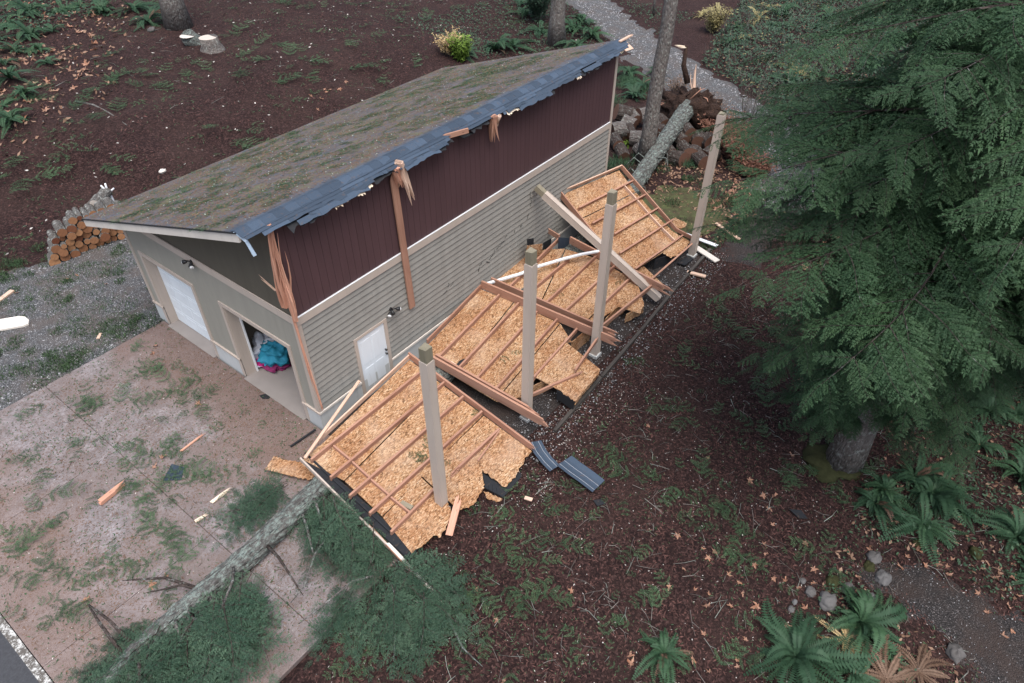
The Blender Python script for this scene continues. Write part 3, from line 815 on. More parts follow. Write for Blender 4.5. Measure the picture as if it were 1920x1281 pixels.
# ---------------------------------------------------------------- collapsed carport roof
NA, NBn, NC, ND = Vector((-0.007,-0.140,0.990)), Vector((-0.031,-0.086,0.996)), Vector((-0.051,-0.081,0.995)), Vector((-0.084,-0.434,0.897))
def section(loc, label):
    return tag(empty('collapsed_roof_section', loc), label, 'roof section', 'collapsed carport roof')
def joist(a, c, par, n, w=.052, h=.155, m='fir', **k): return beam('purlin', a, c, w, h, m, par, n, **k)

A = section((.8, -2.7, 0), 'nearest collapsed roof panel lying upside down with bare joists beside the driveway')
prism('osb_sheet', [(-0.748,-0.908,0.689), (2.783,-0.528,0.767), (2.737,-1.702,0.600), (-1.041,-2.054,0.525), (-1.297,-0.897,0.687)], NA, .018, 'osb', A)
prism('osb_sheet', [(2.732,-1.726,0.599), (2.685,-3.225,0.387), (-1.120,-3.363,0.342), (-1.044,-2.075,0.524)], NA, .018, 'osb', A)
prism('osb_sheet', [(2.683,-3.245,0.382), (2.646,-4.849,0.155), (2.466,-4.865,0.152), (2.364,-4.824,0.157), (2.221,-4.898,0.146), (1.980,-4.931,0.139), (1.782,-4.983,0.131), (1.372,-4.972,0.129), (1.368,-4.614,0.180), (1.364,-4.252,0.231), (1.218,-4.404,0.209), (1.092,-4.573,0.184), (0.864,-4.644,0.172), (0.694,-4.669,0.168), (0.525,-4.712,0.160), (0.356,-4.691,0.162), (0.177,-4.552,0.181), (0.170,-4.379,0.205), (0.257,-3.296,0.359)], NA, .018, 'osb', A)
prism('osb_sheet', [(0.237,-3.298,0.359), (0.155,-4.195,0.232), (0.008,-4.487,0.190), (-0.306,-4.600,0.172), (-0.627,-4.692,0.156), (-0.667,-4.568,0.174), (-0.777,-4.541,0.177), (-0.906,-4.530,0.177), (-1.016,-4.520,0.178), (-1.324,-4.474,0.183), (-1.121,-3.381,0.338)], NA, .018, 'osb', A)
joist((-0.692,-0.807,0.704), (2.826,-0.487,0.773), A, NA, .04, .15, 'fir_pale')
joist((-1.207,-1.129,0.655), (2.525,-1.124,0.681), A, NA)
joist((-1.235,-1.818,0.557), (2.774,-1.822,0.584), A, NA)
joist((-1.290,-2.496,0.461), (2.717,-2.507,0.487), A, NA)
joist((-1.291,-3.148,0.369), (2.672,-3.182,0.391), A, NA)
joist((-1.304,-3.826,0.273), (0.166,-3.803,0.286), A, NA)
joist((0.653,-3.844,0.304), (2.601,-3.858,0.295), A, NA, ragged=(.35, 0), seed=2)
joist((1.436,-4.079,0.357), (2.467,-3.931,0.425), A, NA, .035, .04)
joist((-0.569,-1.196,0.650), (-0.574,-1.825,0.561), A, NA, .04, .115)
joist((-0.586,-1.857,0.556), (-0.621,-2.499,0.465), A, NA, .04, .115)
joist((-0.633,-2.529,0.461), (-0.650,-3.168,0.370), A, NA, .04, .115)
joist((-0.662,-3.197,0.366), (-0.661,-3.816,0.279), A, NA, .04, .115)
beam('rafter', (2.820,-0.453,0.777), (2.673,-4.879,0.151), .055, .20, 'fir', A, NA, ragged=(0, .12), seed=4)
prism('shingle_edge', [(-1.291,-0.825,0.667), (-1.052,-0.906,0.657), (-1.156,-4.487,0.151), (-1.468,-4.526,0.143)], NA, .02, 'shingle_dark', A)
for k in range(9):
    t0, t1 = k/9+.004, (k+1)/9-.004
    a0, a1 = Vector((-1.329,-0.928,0.662)), Vector((-1.455,-4.531,0.152)); b0, b1 = Vector((-1.161,-0.943,0.669)), Vector((-1.225,-4.538,0.161))
    prism('shingle_tab', [a0.lerp(a1, t0), a0.lerp(a1, t1), b0.lerp(b1, t1), b0.lerp(b1, t0)], NA, .012, 'shingle_dark', A)
beam('white_fascia', (-1.303,-0.857,0.723), (-1.546,-4.020,0.274), .04, .12, 'trim', A, NA, lift=-.10)
beam('felt_strip', (-1.135,-0.828,0.718), (-1.268,-3.827,0.293), .05, .02, 'shingle_dark', A, NA)
prism('shingle_patch', [(1.367,-4.280,0.146), (1.408,-4.861,0.064), (2.006,-4.962,0.075), (1.947,-5.056,0.041), (1.163,-5.070,-0.007), (1.120,-4.827,0.027), (1.069,-4.573,0.083)], NA, .03, 'shingle_dark', A)
for k in range(4):
    prism('shingle_tab', [Vector((1.236,-4.437,0.133)).lerp(Vector((1.276,-4.900,0.068)), k/4+.01), Vector((1.236,-4.437,0.133)).lerp(Vector((1.276,-4.900,0.068)), (k+1)/4-.01), Vector((1.078,-4.582,0.102)).lerp(Vector((1.161,-5.023,0.040)), (k+1)/4-.01), Vector((1.078,-4.582,0.102)).lerp(Vector((1.161,-5.023,0.040)), k/4+.01)], NA, .012, 'shingle_dark', A)

B = section((4.8, -2.5, 0), 'middle collapsed roof panel, between two heavy splintered beams, joists uppermost')
prism('osb_sheet', [(3.463,-0.468,0.690), (6.450,-0.070,0.818), (6.648,-1.194,0.727), (3.180,-1.808,0.565), (3.213,-1.057,0.631)], NBn, .018, 'osb', B)
prism('osb_sheet', [(6.638,-1.222,0.726), (6.810,-2.813,0.593), (3.219,-3.192,0.448), (3.173,-1.833,0.564)], NBn, .018, 'osb', B)
prism('osb_sheet', [(6.803,-2.837,0.589), (6.412,-3.504,0.519), (6.190,-3.412,0.520), (4.776,-3.500,0.468), (3.892,-3.699,0.423), (3.496,-3.516,0.426), (3.216,-3.213,0.444)], NBn, .018, 'osb', B)
prism('osb_sheet', [(6.214,-3.372,0.584), (5.947,-4.779,0.494), (5.740,-4.840,0.482), (5.478,-4.833,0.475), (5.121,-4.856,0.461), (4.853,-4.859,0.453), (4.525,-4.871,0.441), (4.563,-4.257,0.476), (4.525,-3.536,0.517)], NBn, .018, 'osb', B)
# vertical flaps of sheathing under the outer edge
def flap(name, a, c, drop, m, par, th=.018, skew=0):
    a, c = Vector(a), Vector(c); d = (c-a); n = Vector((d.y, -d.x, 0)).normalized(); rg = random.Random(int(a.x*100))
    lo = [c.lerp(a, i/5)+Vector((0, 0, -drop-rg.uniform(-.03, .03)))+d*skew for i in range(6)]
    return prism(name, [a, c]+lo, n, th, m, par, d)
flap('osb_flap', (4.168,-3.619,0.438), (5.010,-3.895,0.461), .48, 'osb', B)
flap('osb_flap', (3.568,-3.460,0.413), (4.183,-3.609,0.420), .40, 'osb', B)
flap('osb_flap', (4.546,-4.875,0.427), (5.917,-4.782,0.478), .16, 'osb', B)
flap('osb_flap', (6.376,-3.529,0.516), (7.287,-3.603,0.558), .55, 'osb', B)
flap('felt_or_shade_flap', (4.548,-4.269,0.454), (4.538,-4.831,0.405), .34, 'felt_shade_black', B)  # black sheet standing in for the shade inside the open panel end
joist((3.626,-0.400,0.701), (6.519,-0.035,0.823), B, NBn, .045, .15)
joist((3.315,-1.084,0.632), (6.511,-0.741,0.762), B, NBn)
joist((3.282,-1.778,0.570), (6.592,-1.421,0.705), B, NBn)
joist((3.394,-2.386,0.521), (6.650,-2.063,0.651), B, NBn)
joist((3.413,-3.020,0.467), (6.786,-2.713,0.599), B, NBn)
joist((4.459,-3.549,0.474), (6.835,-3.390,0.542), B, NBn)
joist((5.322,-4.319,0.534), (6.825,-4.113,0.600), B, NBn, ragged=(.2, 0), seed=3)
joist((3.955,-3.830,0.413), (5.447,-4.467,0.505), B, NBn, ragged=(0, .25), seed=5, h=.11)
beam('beam', (3.160,-1.026,0.632), (3.343,-4.808,0.370), .06, .29, 'fir', B, NBn, ragged=(0, .45), seed=6)
beam('beam', (3.317,-1.024,0.637), (3.456,-4.489,0.401), .06, .24, 'fir', B, NBn, ragged=(0, .5), seed=7)
beam('beam', (6.500,-0.051,0.821), (7.049,-4.671,0.498), .06, .29, 'fir', B, NBn, ragged=(0, .4), seed=8)
prism('shingle_scrap', [(3.392,-1.586,0.599), (3.720,-1.538,0.613), (3.878,-1.598,0.613), (3.710,-1.682,0.600), (3.812,-1.771,0.596), (3.349,-1.778,0.580)], NBn, .006, 'shingle_dark', B)
prism('torn_paper', [(3.365,-1.336,0.616), (3.552,-1.369,0.619), (3.561,-1.596,0.600), (3.335,-1.636,0.589), (3.314,-1.460,0.604)], NBn, .004, 'torn_pale', B)

C_ = section((8.2, -2.2, 0), 'third collapsed roof panel, ends in hanging sheathing flaps near the third post')
prism('osb_sheet', [(6.859,0.205,0.662), (8.898,0.368,0.780), (10.042,-0.805,0.745), (7.148,-1.788,0.516)], NC, .018, 'osb', C_)
prism('osb_sheet', [(10.028,-0.837,0.743), (10.291,-1.889,0.672), (10.164,-3.246,0.555), (7.333,-3.284,0.406), (7.137,-1.816,0.515)], NC, .018, 'osb', C_)
prism('osb_sheet', [(10.155,-3.272,0.551), (10.073,-3.619,0.518), (9.370,-4.258,0.430), (8.906,-4.373,0.397), (8.747,-3.702,0.443), (8.064,-3.584,0.418), (7.472,-3.730,0.375), (7.326,-3.308,0.402)], NC, .018, 'osb', C_)
flap('osb_flap', (7.966,-3.684,0.405), (8.810,-3.664,0.450), .62, 'osb', C_, skew=.15)
flap('osb_flap', (8.831,-3.651,0.452), (9.065,-3.743,0.456), .60, 'osb', C_)
flap('osb_flap', (8.609,-4.057,0.387), (9.349,-4.273,0.408), .34, 'osb', C_)
joist((7.185,-0.615,0.613), (8.721,-0.495,0.701), C_, NC)
joist((7.749,-1.248,0.590), (9.530,-1.284,0.679), C_, NC)
joist((7.294,-1.926,0.512), (10.294,-1.887,0.670), C_, NC)
joist((7.383,-2.586,0.463), (10.205,-2.631,0.605), C_, NC)
joist((8.551,-3.317,0.464), (10.143,-3.339,0.545), C_, NC)
joist((7.573,-3.815,0.394), (10.138,-4.054,0.487), C_, NC)
joist((8.746,-0.540,0.749), (10.155,-0.479,0.877), C_, NC)
beam('beam', (10.341,-0.775,0.793), (10.187,-4.715,0.466), .06, .28, 'fir', C_, NC, ragged=(0, .5), seed=9)
beam('beam', (7.014,-0.018,0.652), (7.421,-4.390,0.380), .06, .28, 'fir', C_, NC, ragged=(0, .35), seed=10)
beam('ledger_stub', (10.154,0.173,1.030), (10.156,-0.477,0.897), .045, .19, 'fir', C_, NC, ragged=(.12, 0), seed=11)
beam('broken_end', (10.191,-2.985,0.596), (9.960,-3.602,0.534), .04, .10, 'fir', C_, NC)
flap('osb_flap', (8.353,-0.420,1.568), (9.249,-0.400,1.181), .52, 'osb', C_)
flap('shingle_flap', (8.540,-0.300,1.665), (8.922,-0.280,1.505), .42, 'shingle_dark', C_)
flap('shingle_flap', (9.891,-0.620,1.193), (10.540,-0.660,0.839), .72, 'shingle_clean', C_, .02)
flap('felt_or_shade_flap', (9.457,-0.300,1.056), (9.987,-0.260,0.961), .5, 'felt_shade_black', C_)

D = section((12.3, -2.0, 0), 'farthest collapsed roof panel, tilted up against the far end of the wall')
prism('osb_sheet', [(10.819,0.072,2.085), (13.752,-0.545,2.062), (13.484,-1.442,1.603), (10.642,-0.880,1.608)], ND, .018, 'osb', D)
prism('osb_sheet', [(10.638,-0.905,1.598), (13.479,-1.468,1.592), (13.313,-2.333,1.158), (10.434,-1.793,1.149)], ND, .018, 'osb', D)
prism('osb_sheet', [(10.434,-1.814,1.137), (13.314,-2.356,1.145), (13.266,-3.184,0.740), (13.480,-3.832,0.447), (13.083,-3.809,0.421), (12.582,-3.806,0.375), (12.225,-3.704,0.391), (12.156,-3.412,0.525), (10.689,-3.170,0.505), (10.627,-2.538,0.805)], ND, .018, 'osb', D)
prism('osb_sheet', [(10.688,-3.122,0.420), (11.249,-3.193,0.400), (11.057,-4.239,0.140), (10.838,-4.197,0.140), (10.695,-4.160,0.120), (10.592,-3.979,0.120), (10.625,-3.678,0.160)], (.05, -.3, .95), .018, 'osb', D)
beam('rim_board', (10.840,0.132,2.116), (13.872,-0.514,2.088), .04, .16, 'fir_pale', D, ND)
beam('rim_board', (13.872,-0.514,2.088), (13.340,-3.209,0.735), .04, .16, 'fir', D, ND)
beam('rim_board', (13.340,-3.209,0.735), (13.596,-3.811,0.468), .04, .15, 'fir', D, ND, ragged=(0, .1))
beam('rim_board', (10.838,0.108,2.104), (10.398,-1.860,1.111), .045, .22, 'fir', D, ND)
for a, c in (((10.931,-0.636,1.753), (13.684,-1.129,1.773)), ((10.823,-1.266,1.438), (13.576,-1.734,1.470)), ((11.141,-1.963,1.131), (13.507,-2.331,1.175)), ((10.663,-2.493,0.830), (13.612,-2.935,0.892)), ((10.623,-3.147,0.510), (13.317,-3.494,0.594))): joist(a, c, D, ND)
joist((10.737,-3.669,0.200), (13.280,-3.895,0.420), D, ND)
Lr = [(13.227,-1.046,1.770), (13.134,-1.639,1.463), (13.023,-2.239,1.152), (12.939,-2.836,0.855), (12.869,-3.438,0.580)]
for a, c in zip(Lr, Lr[1:]): beam('rafter', a, c, .04, .125, 'fir_pale', D, ND)
joist((11.410,-1.587,1.338), (11.174,-1.986,1.123), D, ND, .04, .03)
flap('shingle_flap', (11.763,-3.335,0.420), (12.491,-3.645,0.400), .42, 'shingle_dark', D)
tag(prism('shingle_scrap', [(12.540,-3.837,0.100), (13.211,-3.949,0.100), (13.119,-4.167,0.060), (12.580,-4.109,0.060)], (0, 0, 1), .04, 'shingle_dark'), 'black shingle scrap at the foot of the furthest post', 'shingle scrap')

# ---------------------------------------------------------------- loose building debris
def plank(name, a, c, w, h, m, label, cat, n=(0, 0, 1), ragged=(0, 0), seed=0):
    o = beam(name, a, c, w, h, m, None, n, None, ragged, seed); return tag(o, label, cat)
plank('loose_trim_board', (1.200,-0.270,0.994), (-1.287,-1.044,0.828), .075, .035, 'fir_pale', 'pale loose trim board lying across the corner of the nearest roof panel', 'board')
tr = tag(tube('bent_gutter', [(6.609,0.083,0.800), (7.209,-0.276,0.842), (7.798,-0.614,0.885), (8.307,-0.810,0.936), (9.241,-1.292,0.965), (9.786,-1.598,0.969), (10.306,-1.954,0.967)], [.055]*7, 'white_metal', None, 6, False), 'long bent white metal trim lying across the third roof panel', 'metal trim')
plank('splintered_fascia', (-1.505,-3.887,0.220), (-1.731,-5.682,0.120), .07, .09, 'cream', 'long white and orange splintered fascia pointing to the fallen branches', 'board', ragged=(.1, .5), seed=2)
plank('splintered_board', (-1.453,-3.254,0.300), (-1.740,-5.597,0.080), .05, .07, 'fir', 'raw orange splintered side of the long fascia board', 'board', ragged=(.3, .4), seed=12)
plank('wood_wedge', (-0.491,-4.827,0.160), (0.385,-4.400,0.360), .16, .05, 'splinter', 'pinkish split wedge of wood beside the nearest post', 'wood scrap', ragged=(.05, .3), seed=3)
tag(prism('osb_scrap', [(-1.819,0.014,0.100), (-1.423,0.186,0.120), (-1.306,-0.214,0.140), (-1.141,-0.479,0.200), (-1.162,-1.258,0.200), (-1.372,-1.094,0.120), (-1.569,-0.630,0.100)], (0, 0, 1), .018, 'osb'), 'torn OSB scrap on the concrete beside the fallen trunk', 'osb scrap')
tag(prism('osb_scrap', [(1.010,-4.586,0.030), (1.101,-4.907,0.030), (1.110,-5.095,0.030), (0.957,-5.022,0.030), (0.913,-4.764,0.030)], (0, 0, 1), .018, 'osb'), 'small curled OSB scrap on mulch under the black shingle patch', 'osb scrap')
tag(prism('osb_scrap', [(14.879,-2.291,0.050), (15.259,-2.357,0.080), (15.179,-2.891,0.060), (14.880,-2.981,0.030), (14.539,-2.777,0.050)], (0, 0, 1), .018, 'osb'), 'OSB scrap beside the far corner of the tilted roof panel', 'osb scrap')
def bent_strip(name, pts, w, m, label, rows=2, kind='shingle strip'):
    e = tag(empty(name, pts[0]), label, kind); P = [Vector(p) for p in pts]
    for r in range(rows):
        V = []
        for i, p in enumerate(P):
            d = (P[min(i+1, len(P)-1)]-P[max(i-1, 0)]).normalized(); s = Vector((-d.y, d.x, 0))
            a = w*(r/rows-.5); c = w*((r+1)/rows-.5); z = .02*(rows-r)
            V += [p+s*a+Vector((0, 0, z+.008)), p+s*c+Vector((0, 0, z))]
        o = link('shingle_course', mk('shingle_course', V, [(2*i, 2*i+1, 2*i+3, 2*i+2) for i in range(len(P)-1)], m, None, False, [.3+.3*r]*(len(P)-1)), e)
        s_ = o.modifiers.new('t', 'SOLIDIFY'); s_.thickness = .01
        V = []
        for i, p in enumerate(P):
            d = (P[min(i+1, len(P)-1)]-P[max(i-1, 0)]).normalized(); s = Vector((-d.y, d.x, 0)); a = w*((r+.5)/rows-.5)
            V += [p+s*(a-.005)+Vector((0, 0, .02*(rows-r)+.0145)), p+s*(a+.005)+Vector((0, 0, .02*(rows-r)+.0145))]
        if r < 2: link('glue_stripe', mk('glue_stripe', V, [(2*i, 2*i+1, 2*i+3, 2*i+2) for i in range(0, len(P)-1)], 'flecks_line'), e)
    return e
bent_strip('shingle_strip_scrap', [(2.910,-5.649,0.080), (2.847,-5.977,0.100), (2.821,-6.371,0.080), (2.800,-6.726,0.030)], .52, 'shingle_clean', 'dark blue shingle strip with white lines lying on the mulch', 3)
bent_strip('shingle_strip_scrap', [(2.952,-4.711,0.100), (2.757,-5.002,0.120), (2.649,-5.312,0.080), (2.591,-5.581,0.050)], .34, 'shingle_clean', 'narrow bent shingle strip between the roof panel and the mulch strip', 2)
tag(prism('shingle_scrap', [(-3.524,1.808,0.008), (-3.093,2.107,0.010), (-2.958,1.755,0.020), (-3.228,1.475,0.010)], (0, 0, 1), .008, 'shingle_clean'), 'dark square shingle lying on the driveway', 'shingle scrap')
tag(prism('shingle_scrap', [(5.024,-10.626,0.020), (5.170,-10.851,0.030), (5.035,-11.063,0.030), (4.914,-10.895,0.020)], (0, 0, 1), .01, 'shingle_dark'), 'black scrap on the mulch left of the ferns', 'shingle scrap')
tag(prism('shingle_scrap', [(2.412,-6.820,0.020), (2.555,-6.968,0.030), (2.513,-7.113,0.030), (2.332,-6.990,0.020)], (0, 0, 1), .01, 'shingle_dark'), 'small dark scrap on mulch below the blue shingle strip', 'shingle scrap')
tag(prism('shingle_scrap', [(-0.276,2.355,0.008), (-0.117,2.281,0.010), (-0.080,2.095,0.012), (-0.192,2.043,0.010), (-0.299,2.183,0.008)], (0, 0, 1), .01, 'felt_shade_black'), 'black rag of felt in front of the open garage door', 'shingle scrap')
plank('white_trim_board', (14.352,-2.908,0.100), (14.437,-4.468,0.030), .16, .03, 'white_metal', 'white trim board on gravel behind the furthest post', 'board')
plank('cream_trim_board', (13.853,-3.848,0.060), (13.526,-4.887,0.030), .24, .04, 'cream', 'wide cream board at the foot of the furthest post', 'board')
plank('wood_scrap', (12.305,-4.335,0.020), (12.438,-4.963,0.020), .14, .05, 'fir_pale', 'short pink lumber offcut on mulch near the furthest post', 'wood scrap')
plank('wood_scrap', (15.841,-3.760,0.020), (15.337,-4.913,0.020), .12, .05, 'fir_pale', 'orange lumber strip poking from under the conifer boughs', 'wood scrap')
plank('wood_scrap', (-4.845,2.337,0.020), (-4.205,2.415,0.020), .13, .10, 'splinter', 'thick orange split lumber chunk on the driveway', 'wood scrap', ragged=(.08, .05), seed=4)
plank('wood_scrap', (-3.191,0.292,0.020), (-2.723,0.288,0.020), .08, .04, 'torn_pale', 'pale wood sliver on the driveway near the fallen trunk', 'wood scrap', ragged=(.1, .1), seed=5)
plank('wood_scrap', (-2.751,2.266,0.020), (-2.071,2.317,0.020), .05, .03, 'splinter', 'thin reddish stick on the driveway toward the open door', 'wood scrap', ragged=(.1, .1), seed=6)
plank('wood_scrap', (-3.721,0.135,0.020), (-3.493,0.099,0.020), .08, .03, 'torn_pale', 'small pale wood chip on the driveway joint', 'wood scrap', ragged=(.05, .05), seed=7)
plank('wood_scrap', (-1.760,8.181,0.000), (-1.582,8.357,0.000), .09, .03, 'fir_pale', 'small pink wood offcut on the gravel beside the driveway', 'wood scrap')
plank('wood_scrap', (1.473,-5.491,0.010), (1.526,-5.673,0.020), .09, .03, 'fir_pale', 'tiny pink offcut on the mulch right of the nearest panel', 'wood scrap')
plank('fence_board', (-2.961,12.372,0.020), (-2.240,12.668,0.030), .16, .05, 'fir_pale', 'orange lumber end poking in at the left edge on the gravel', 'board')
o = tag(prism('round_end_board', [(-3.452,11.576,-0.050), (-2.725,11.064,-0.050), (-2.635,10.906,-0.050), (-2.628,10.639,-0.050), (-2.723,10.466,-0.050), (-2.861,10.477,-0.050), (-3.677,11.035,-0.050)], (0, 0, 1), .06, 'cream'), 'white rounded board lying on gravel at the left edge', 'board')
o.location.z += .14
plank('felt_strip', (-0.933,0.184,0.030), (-0.183,0.086,0.080), .05, .03, 'felt_shade_black', 'black felt strip curling off the corner of the nearest roof panel', 'shingle scrap')
plank('wood_block', (-0.574,-3.428,0.300), (-0.532,-3.746,0.300), .12, .06, 'weathered', 'small grey block resting on the nearest roof panel', 'wood scrap')
# landscape timbers along the carport edge
ed = [(14.1, -4.35), (11.2, -4.45), (8.6, -4.62), (6.1, -4.75), (3.6, -4.85)]
for k, ((ax, ay), (bx, by)) in enumerate(zip(ed, ed[1:])):
    tag(beam('edging_timber', (ax, ay, -.03), (bx+.03, by, -.03), .09, .10, 'edging'), 'dark edging timber along the carport mulch, %s from the far post' % ('first', 'second', 'third', 'fourth')[k], 'edging', 'carport edging')

# ---------------------------------------------------------------- foliage generators
def nrmz(v): return v/np.maximum(np.linalg.norm(v, axis=-1, keepdims=True), 1e-9)
class Quads:
    def __init__(s): s.q = []; s.r = []
    def rh(s, p, d, n, l, w, rnd):
        """rhomb leaves: arrays p,d,n (k,3), l,w,rnd (k,)"""
        p, d, n = (np.atleast_2d(np.asarray(a, float)) for a in (p, d, n)); side = nrmz(np.cross(n, d))
        l = np.broadcast_to(np.asarray(l, float).reshape(-1, 1), (len(p), 1)); w = np.broadcast_to(np.asarray(w, float).reshape(-1, 1), (len(p), 1))
        m = p+d*l*.42
        s.q.append(np.stack([p, m+side*w*.5, p+d*l, m-side*w*.5], 1)); s.r.append(np.broadcast_to(np.asarray(rnd, float).reshape(-1), (len(p),)))
    def arr(s): return np.concatenate(s.q), np.concatenate(s.r)
def bough_arr(L, seed, latmax=.36, droop=.25, spacing=.085, needle=(.065, .017), curl=.3, bare=.12, ds=.05, subw=.016, nn_=6, short=1.0):
    """flat conifer bough along +X: returns leaf quads, randoms, stem segments"""
    rg = np.random.RandomState(seed); Q = Quads(); stems = []
    def axis(s): return np.array([L*s, .05*L*math.sin(s*5+seed)*s, -droop*L*s*s+.04*L*s])
    ax = [axis(i/8) for i in range(9)]; stems.append((ax, .012*L/2))
    n = int(L*(1-bare)/spacing)
    for i in range(n):
        s = bare+(1-bare)*(i+rg.rand()*.6)/n; p0 = axis(s); t = axis(min(1, s+.02))-axis(s-.02); t /= np.linalg.norm(t)
        for sd in (-1, 1):
            prof = min(1, (s-bare)/.12+.35)*(1-s)**.75
            ll = L*latmax*prof*rg.uniform(.65, 1.1)+.08
            an = math.radians(rg.uniform(42, 66)); d = t*math.cos(an)+np.array([0, 1, 0])*sd*math.sin(an)+np.array([0, 0, rg.uniform(-.12, .1)])
            d /= np.linalg.norm(d); lr = rg.rand(); k = max(3, int(ll/ds)); f = (np.arange(k)+.5)/k
            P = p0+d*ll*f[:, None]; P[:, 2] -= curl*ll*f**2; 
            if ll > .25: stems.append(([p0, p0+d*ll*.5-np.array([0, 0, curl*ll*.25]), P[-1]], .004))
            dd = nrmz(np.gradient(P, axis=0)); up_ = np.array([0, 0, 1.])
            for s2 in (-1, 1):
                lat = nrmz(np.cross(up_, dd))*s2
                a2 = np.radians(rg.uniform(35, 60, k))[:, None]; dv = nrmz(dd*np.cos(a2)+lat*np.sin(a2)+np.array([0, 0, 1])*rg.uniform(-.35, .15, (k, 1)))
                sub = (.045+.55*ll*.35*(1-f)*rg.uniform(.35, 1.15, k)).clip(.04, .22)*short
                nn = nrmz(up_+rg.uniform(-.5, .5, (k, 3)))
                Q.rh(P, dv, nn, sub, subw, lr*.6+.2*f+.2*rg.rand(k))
                for e, (fr, sg) in enumerate(((.25, 1), (.25, -1), (.55, 1), (.55, -1), (.8, 1), (.8, -1), (.4, 1), (.4, -1))[:nn_]):
                    pp = P+dv*(sub*fr)[:, None]; l2 = nrmz(np.cross(nn, dv))*sg
                    dn = nrmz(dv*.75+l2*.65+rg.uniform(-.2, .2, (k, 3)))
                    Q.rh(pp, dn, nrmz(nn+rg.uniform(-.4, .4, (k, 3))), np.minimum(needle[0], sub*.6)*rg.uniform(.7, 1.2, k), needle[1], lr*.6+.2*f+.2*rg.rand(k))
            Q.rh(P[-1:], dd[-1:], up_[None], .07, .02, [rg.rand()])
    q, r = Q.arr(); return q, r, stems
def stem_quads(stems):
    out = []
    for pts, rad in stems:
        for i in range(len(pts)-1):
            a, c = np.asarray(pts[i]), np.asarray(pts[i+1]); d = c-a; d = d/np.linalg.norm(d)
            r0 = rad*(1-i/len(pts)); r1 = rad*(1-(i+1)/len(pts))+.001
            s = np.cross(d, [0, 0, 1]); s = s/(np.linalg.norm(s)+1e-9); u = np.cross(s, d)
            for k in range(3):
                an0, an1 = 2*math.pi*k/3, 2*math.pi*(k+1)/3
                v0 = s*math.cos(an0)+u*math.sin(an0); v1 = s*math.cos(an1)+u*math.sin(an1)
                out.append([a+v0*r0, a+v1*r0, c+v1*r1, c+v0*r1])
    return np.array(out)
def rich_bough(L, seed, droop, step, l2, **k):
    """a limb that forks into many smaller uneven boughs"""
    rg = np.random.RandomState(seed+500); qs, rs, st = [], [], []
    minis = [bough_arr(1.0, seed*10+i, latmax=.30, droop=.12, bare=.04, **k) for i in range(3)]
    def axis(s): return np.array([L*s, .07*L*math.sin(s*4.3+seed)*s, -droop*L*s*s+.05*L*s])
    st.append(([axis(i/10) for i in range(11)], .013*L/2)); n = int(L*.88/step)
    for i in range(n+1):
        s = .1+.9*(i+rg.uniform(-.3, .3))/n; s = min(.99, max(.06, s)); p = axis(s); t = axis(min(1, s+.02))-axis(s-.02); t /= np.linalg.norm(t)
        for sd in ((-1, 1) if i < n else (0,)):
            if sd and rg.rand() < .12: continue
            ll = (L*l2*min(1, .45+s*2.2)*(1-s)**.6+.22)*rg.uniform(.6, 1.15) if sd else .5
            an = math.radians(rg.uniform(35, 72))*sd; d = np.array([t[0]*math.cos(an)-t[1]*math.sin(an), t[0]*math.sin(an)+t[1]*math.cos(an), t[2]*.7+rg.uniform(-.22, .08)]); d /= np.linalg.norm(d)
            y = np.cross([0, 0, 1], d); y /= np.linalg.norm(y); z = np.cross(d, y); a = rg.uniform(-.45, .45); y, z = y*math.cos(a)+z*math.sin(a), z*math.cos(a)-y*math.sin(a)
            Rm = np.stack([d, y, z], 1)*ll; q, r, s2 = minis[rg.randint(3)]
            qs.append(q@Rm.T+p); rs.append(r*.7+rg.rand()*.3); st += [([np.asarray(v)@Rm.T+p for v in pts], rad*ll) for pts, rad in s2[:1]]
    return np.concatenate(qs), np.concatenate(rs), st
def bough_mesh(name, L, seed, mat='conifer', bark='bark_dark', **k):
    q, r, st = rich_bough(L, seed, **k); sq = stem_quads(st)
    return mk_quads(name, np.concatenate([q, sq]), [mat, bark], np.concatenate([r, np.random.RandomState(seed).rand(len(sq))]), [0]*len(q)+[1]*len(sq))

BOUGH = [bough_mesh('bough', 3.2, 10+i, droop=.12+.045*i, step=.21, l2=.40, spacing=.085, ds=.027, needle=(.05, .011), subw=.012, curl=.3, nn_=2, short=.9) for i in range(4)]
FBOUGH = [bough_mesh('fallen_bough', 2.6, 30+i, 'conifer_fallen', droop=.06, step=.26, l2=.36, spacing=.13, ds=.038, needle=(.06, .017), subw=.019, curl=.3, nn_=2, short=.95) for i in range(4)]

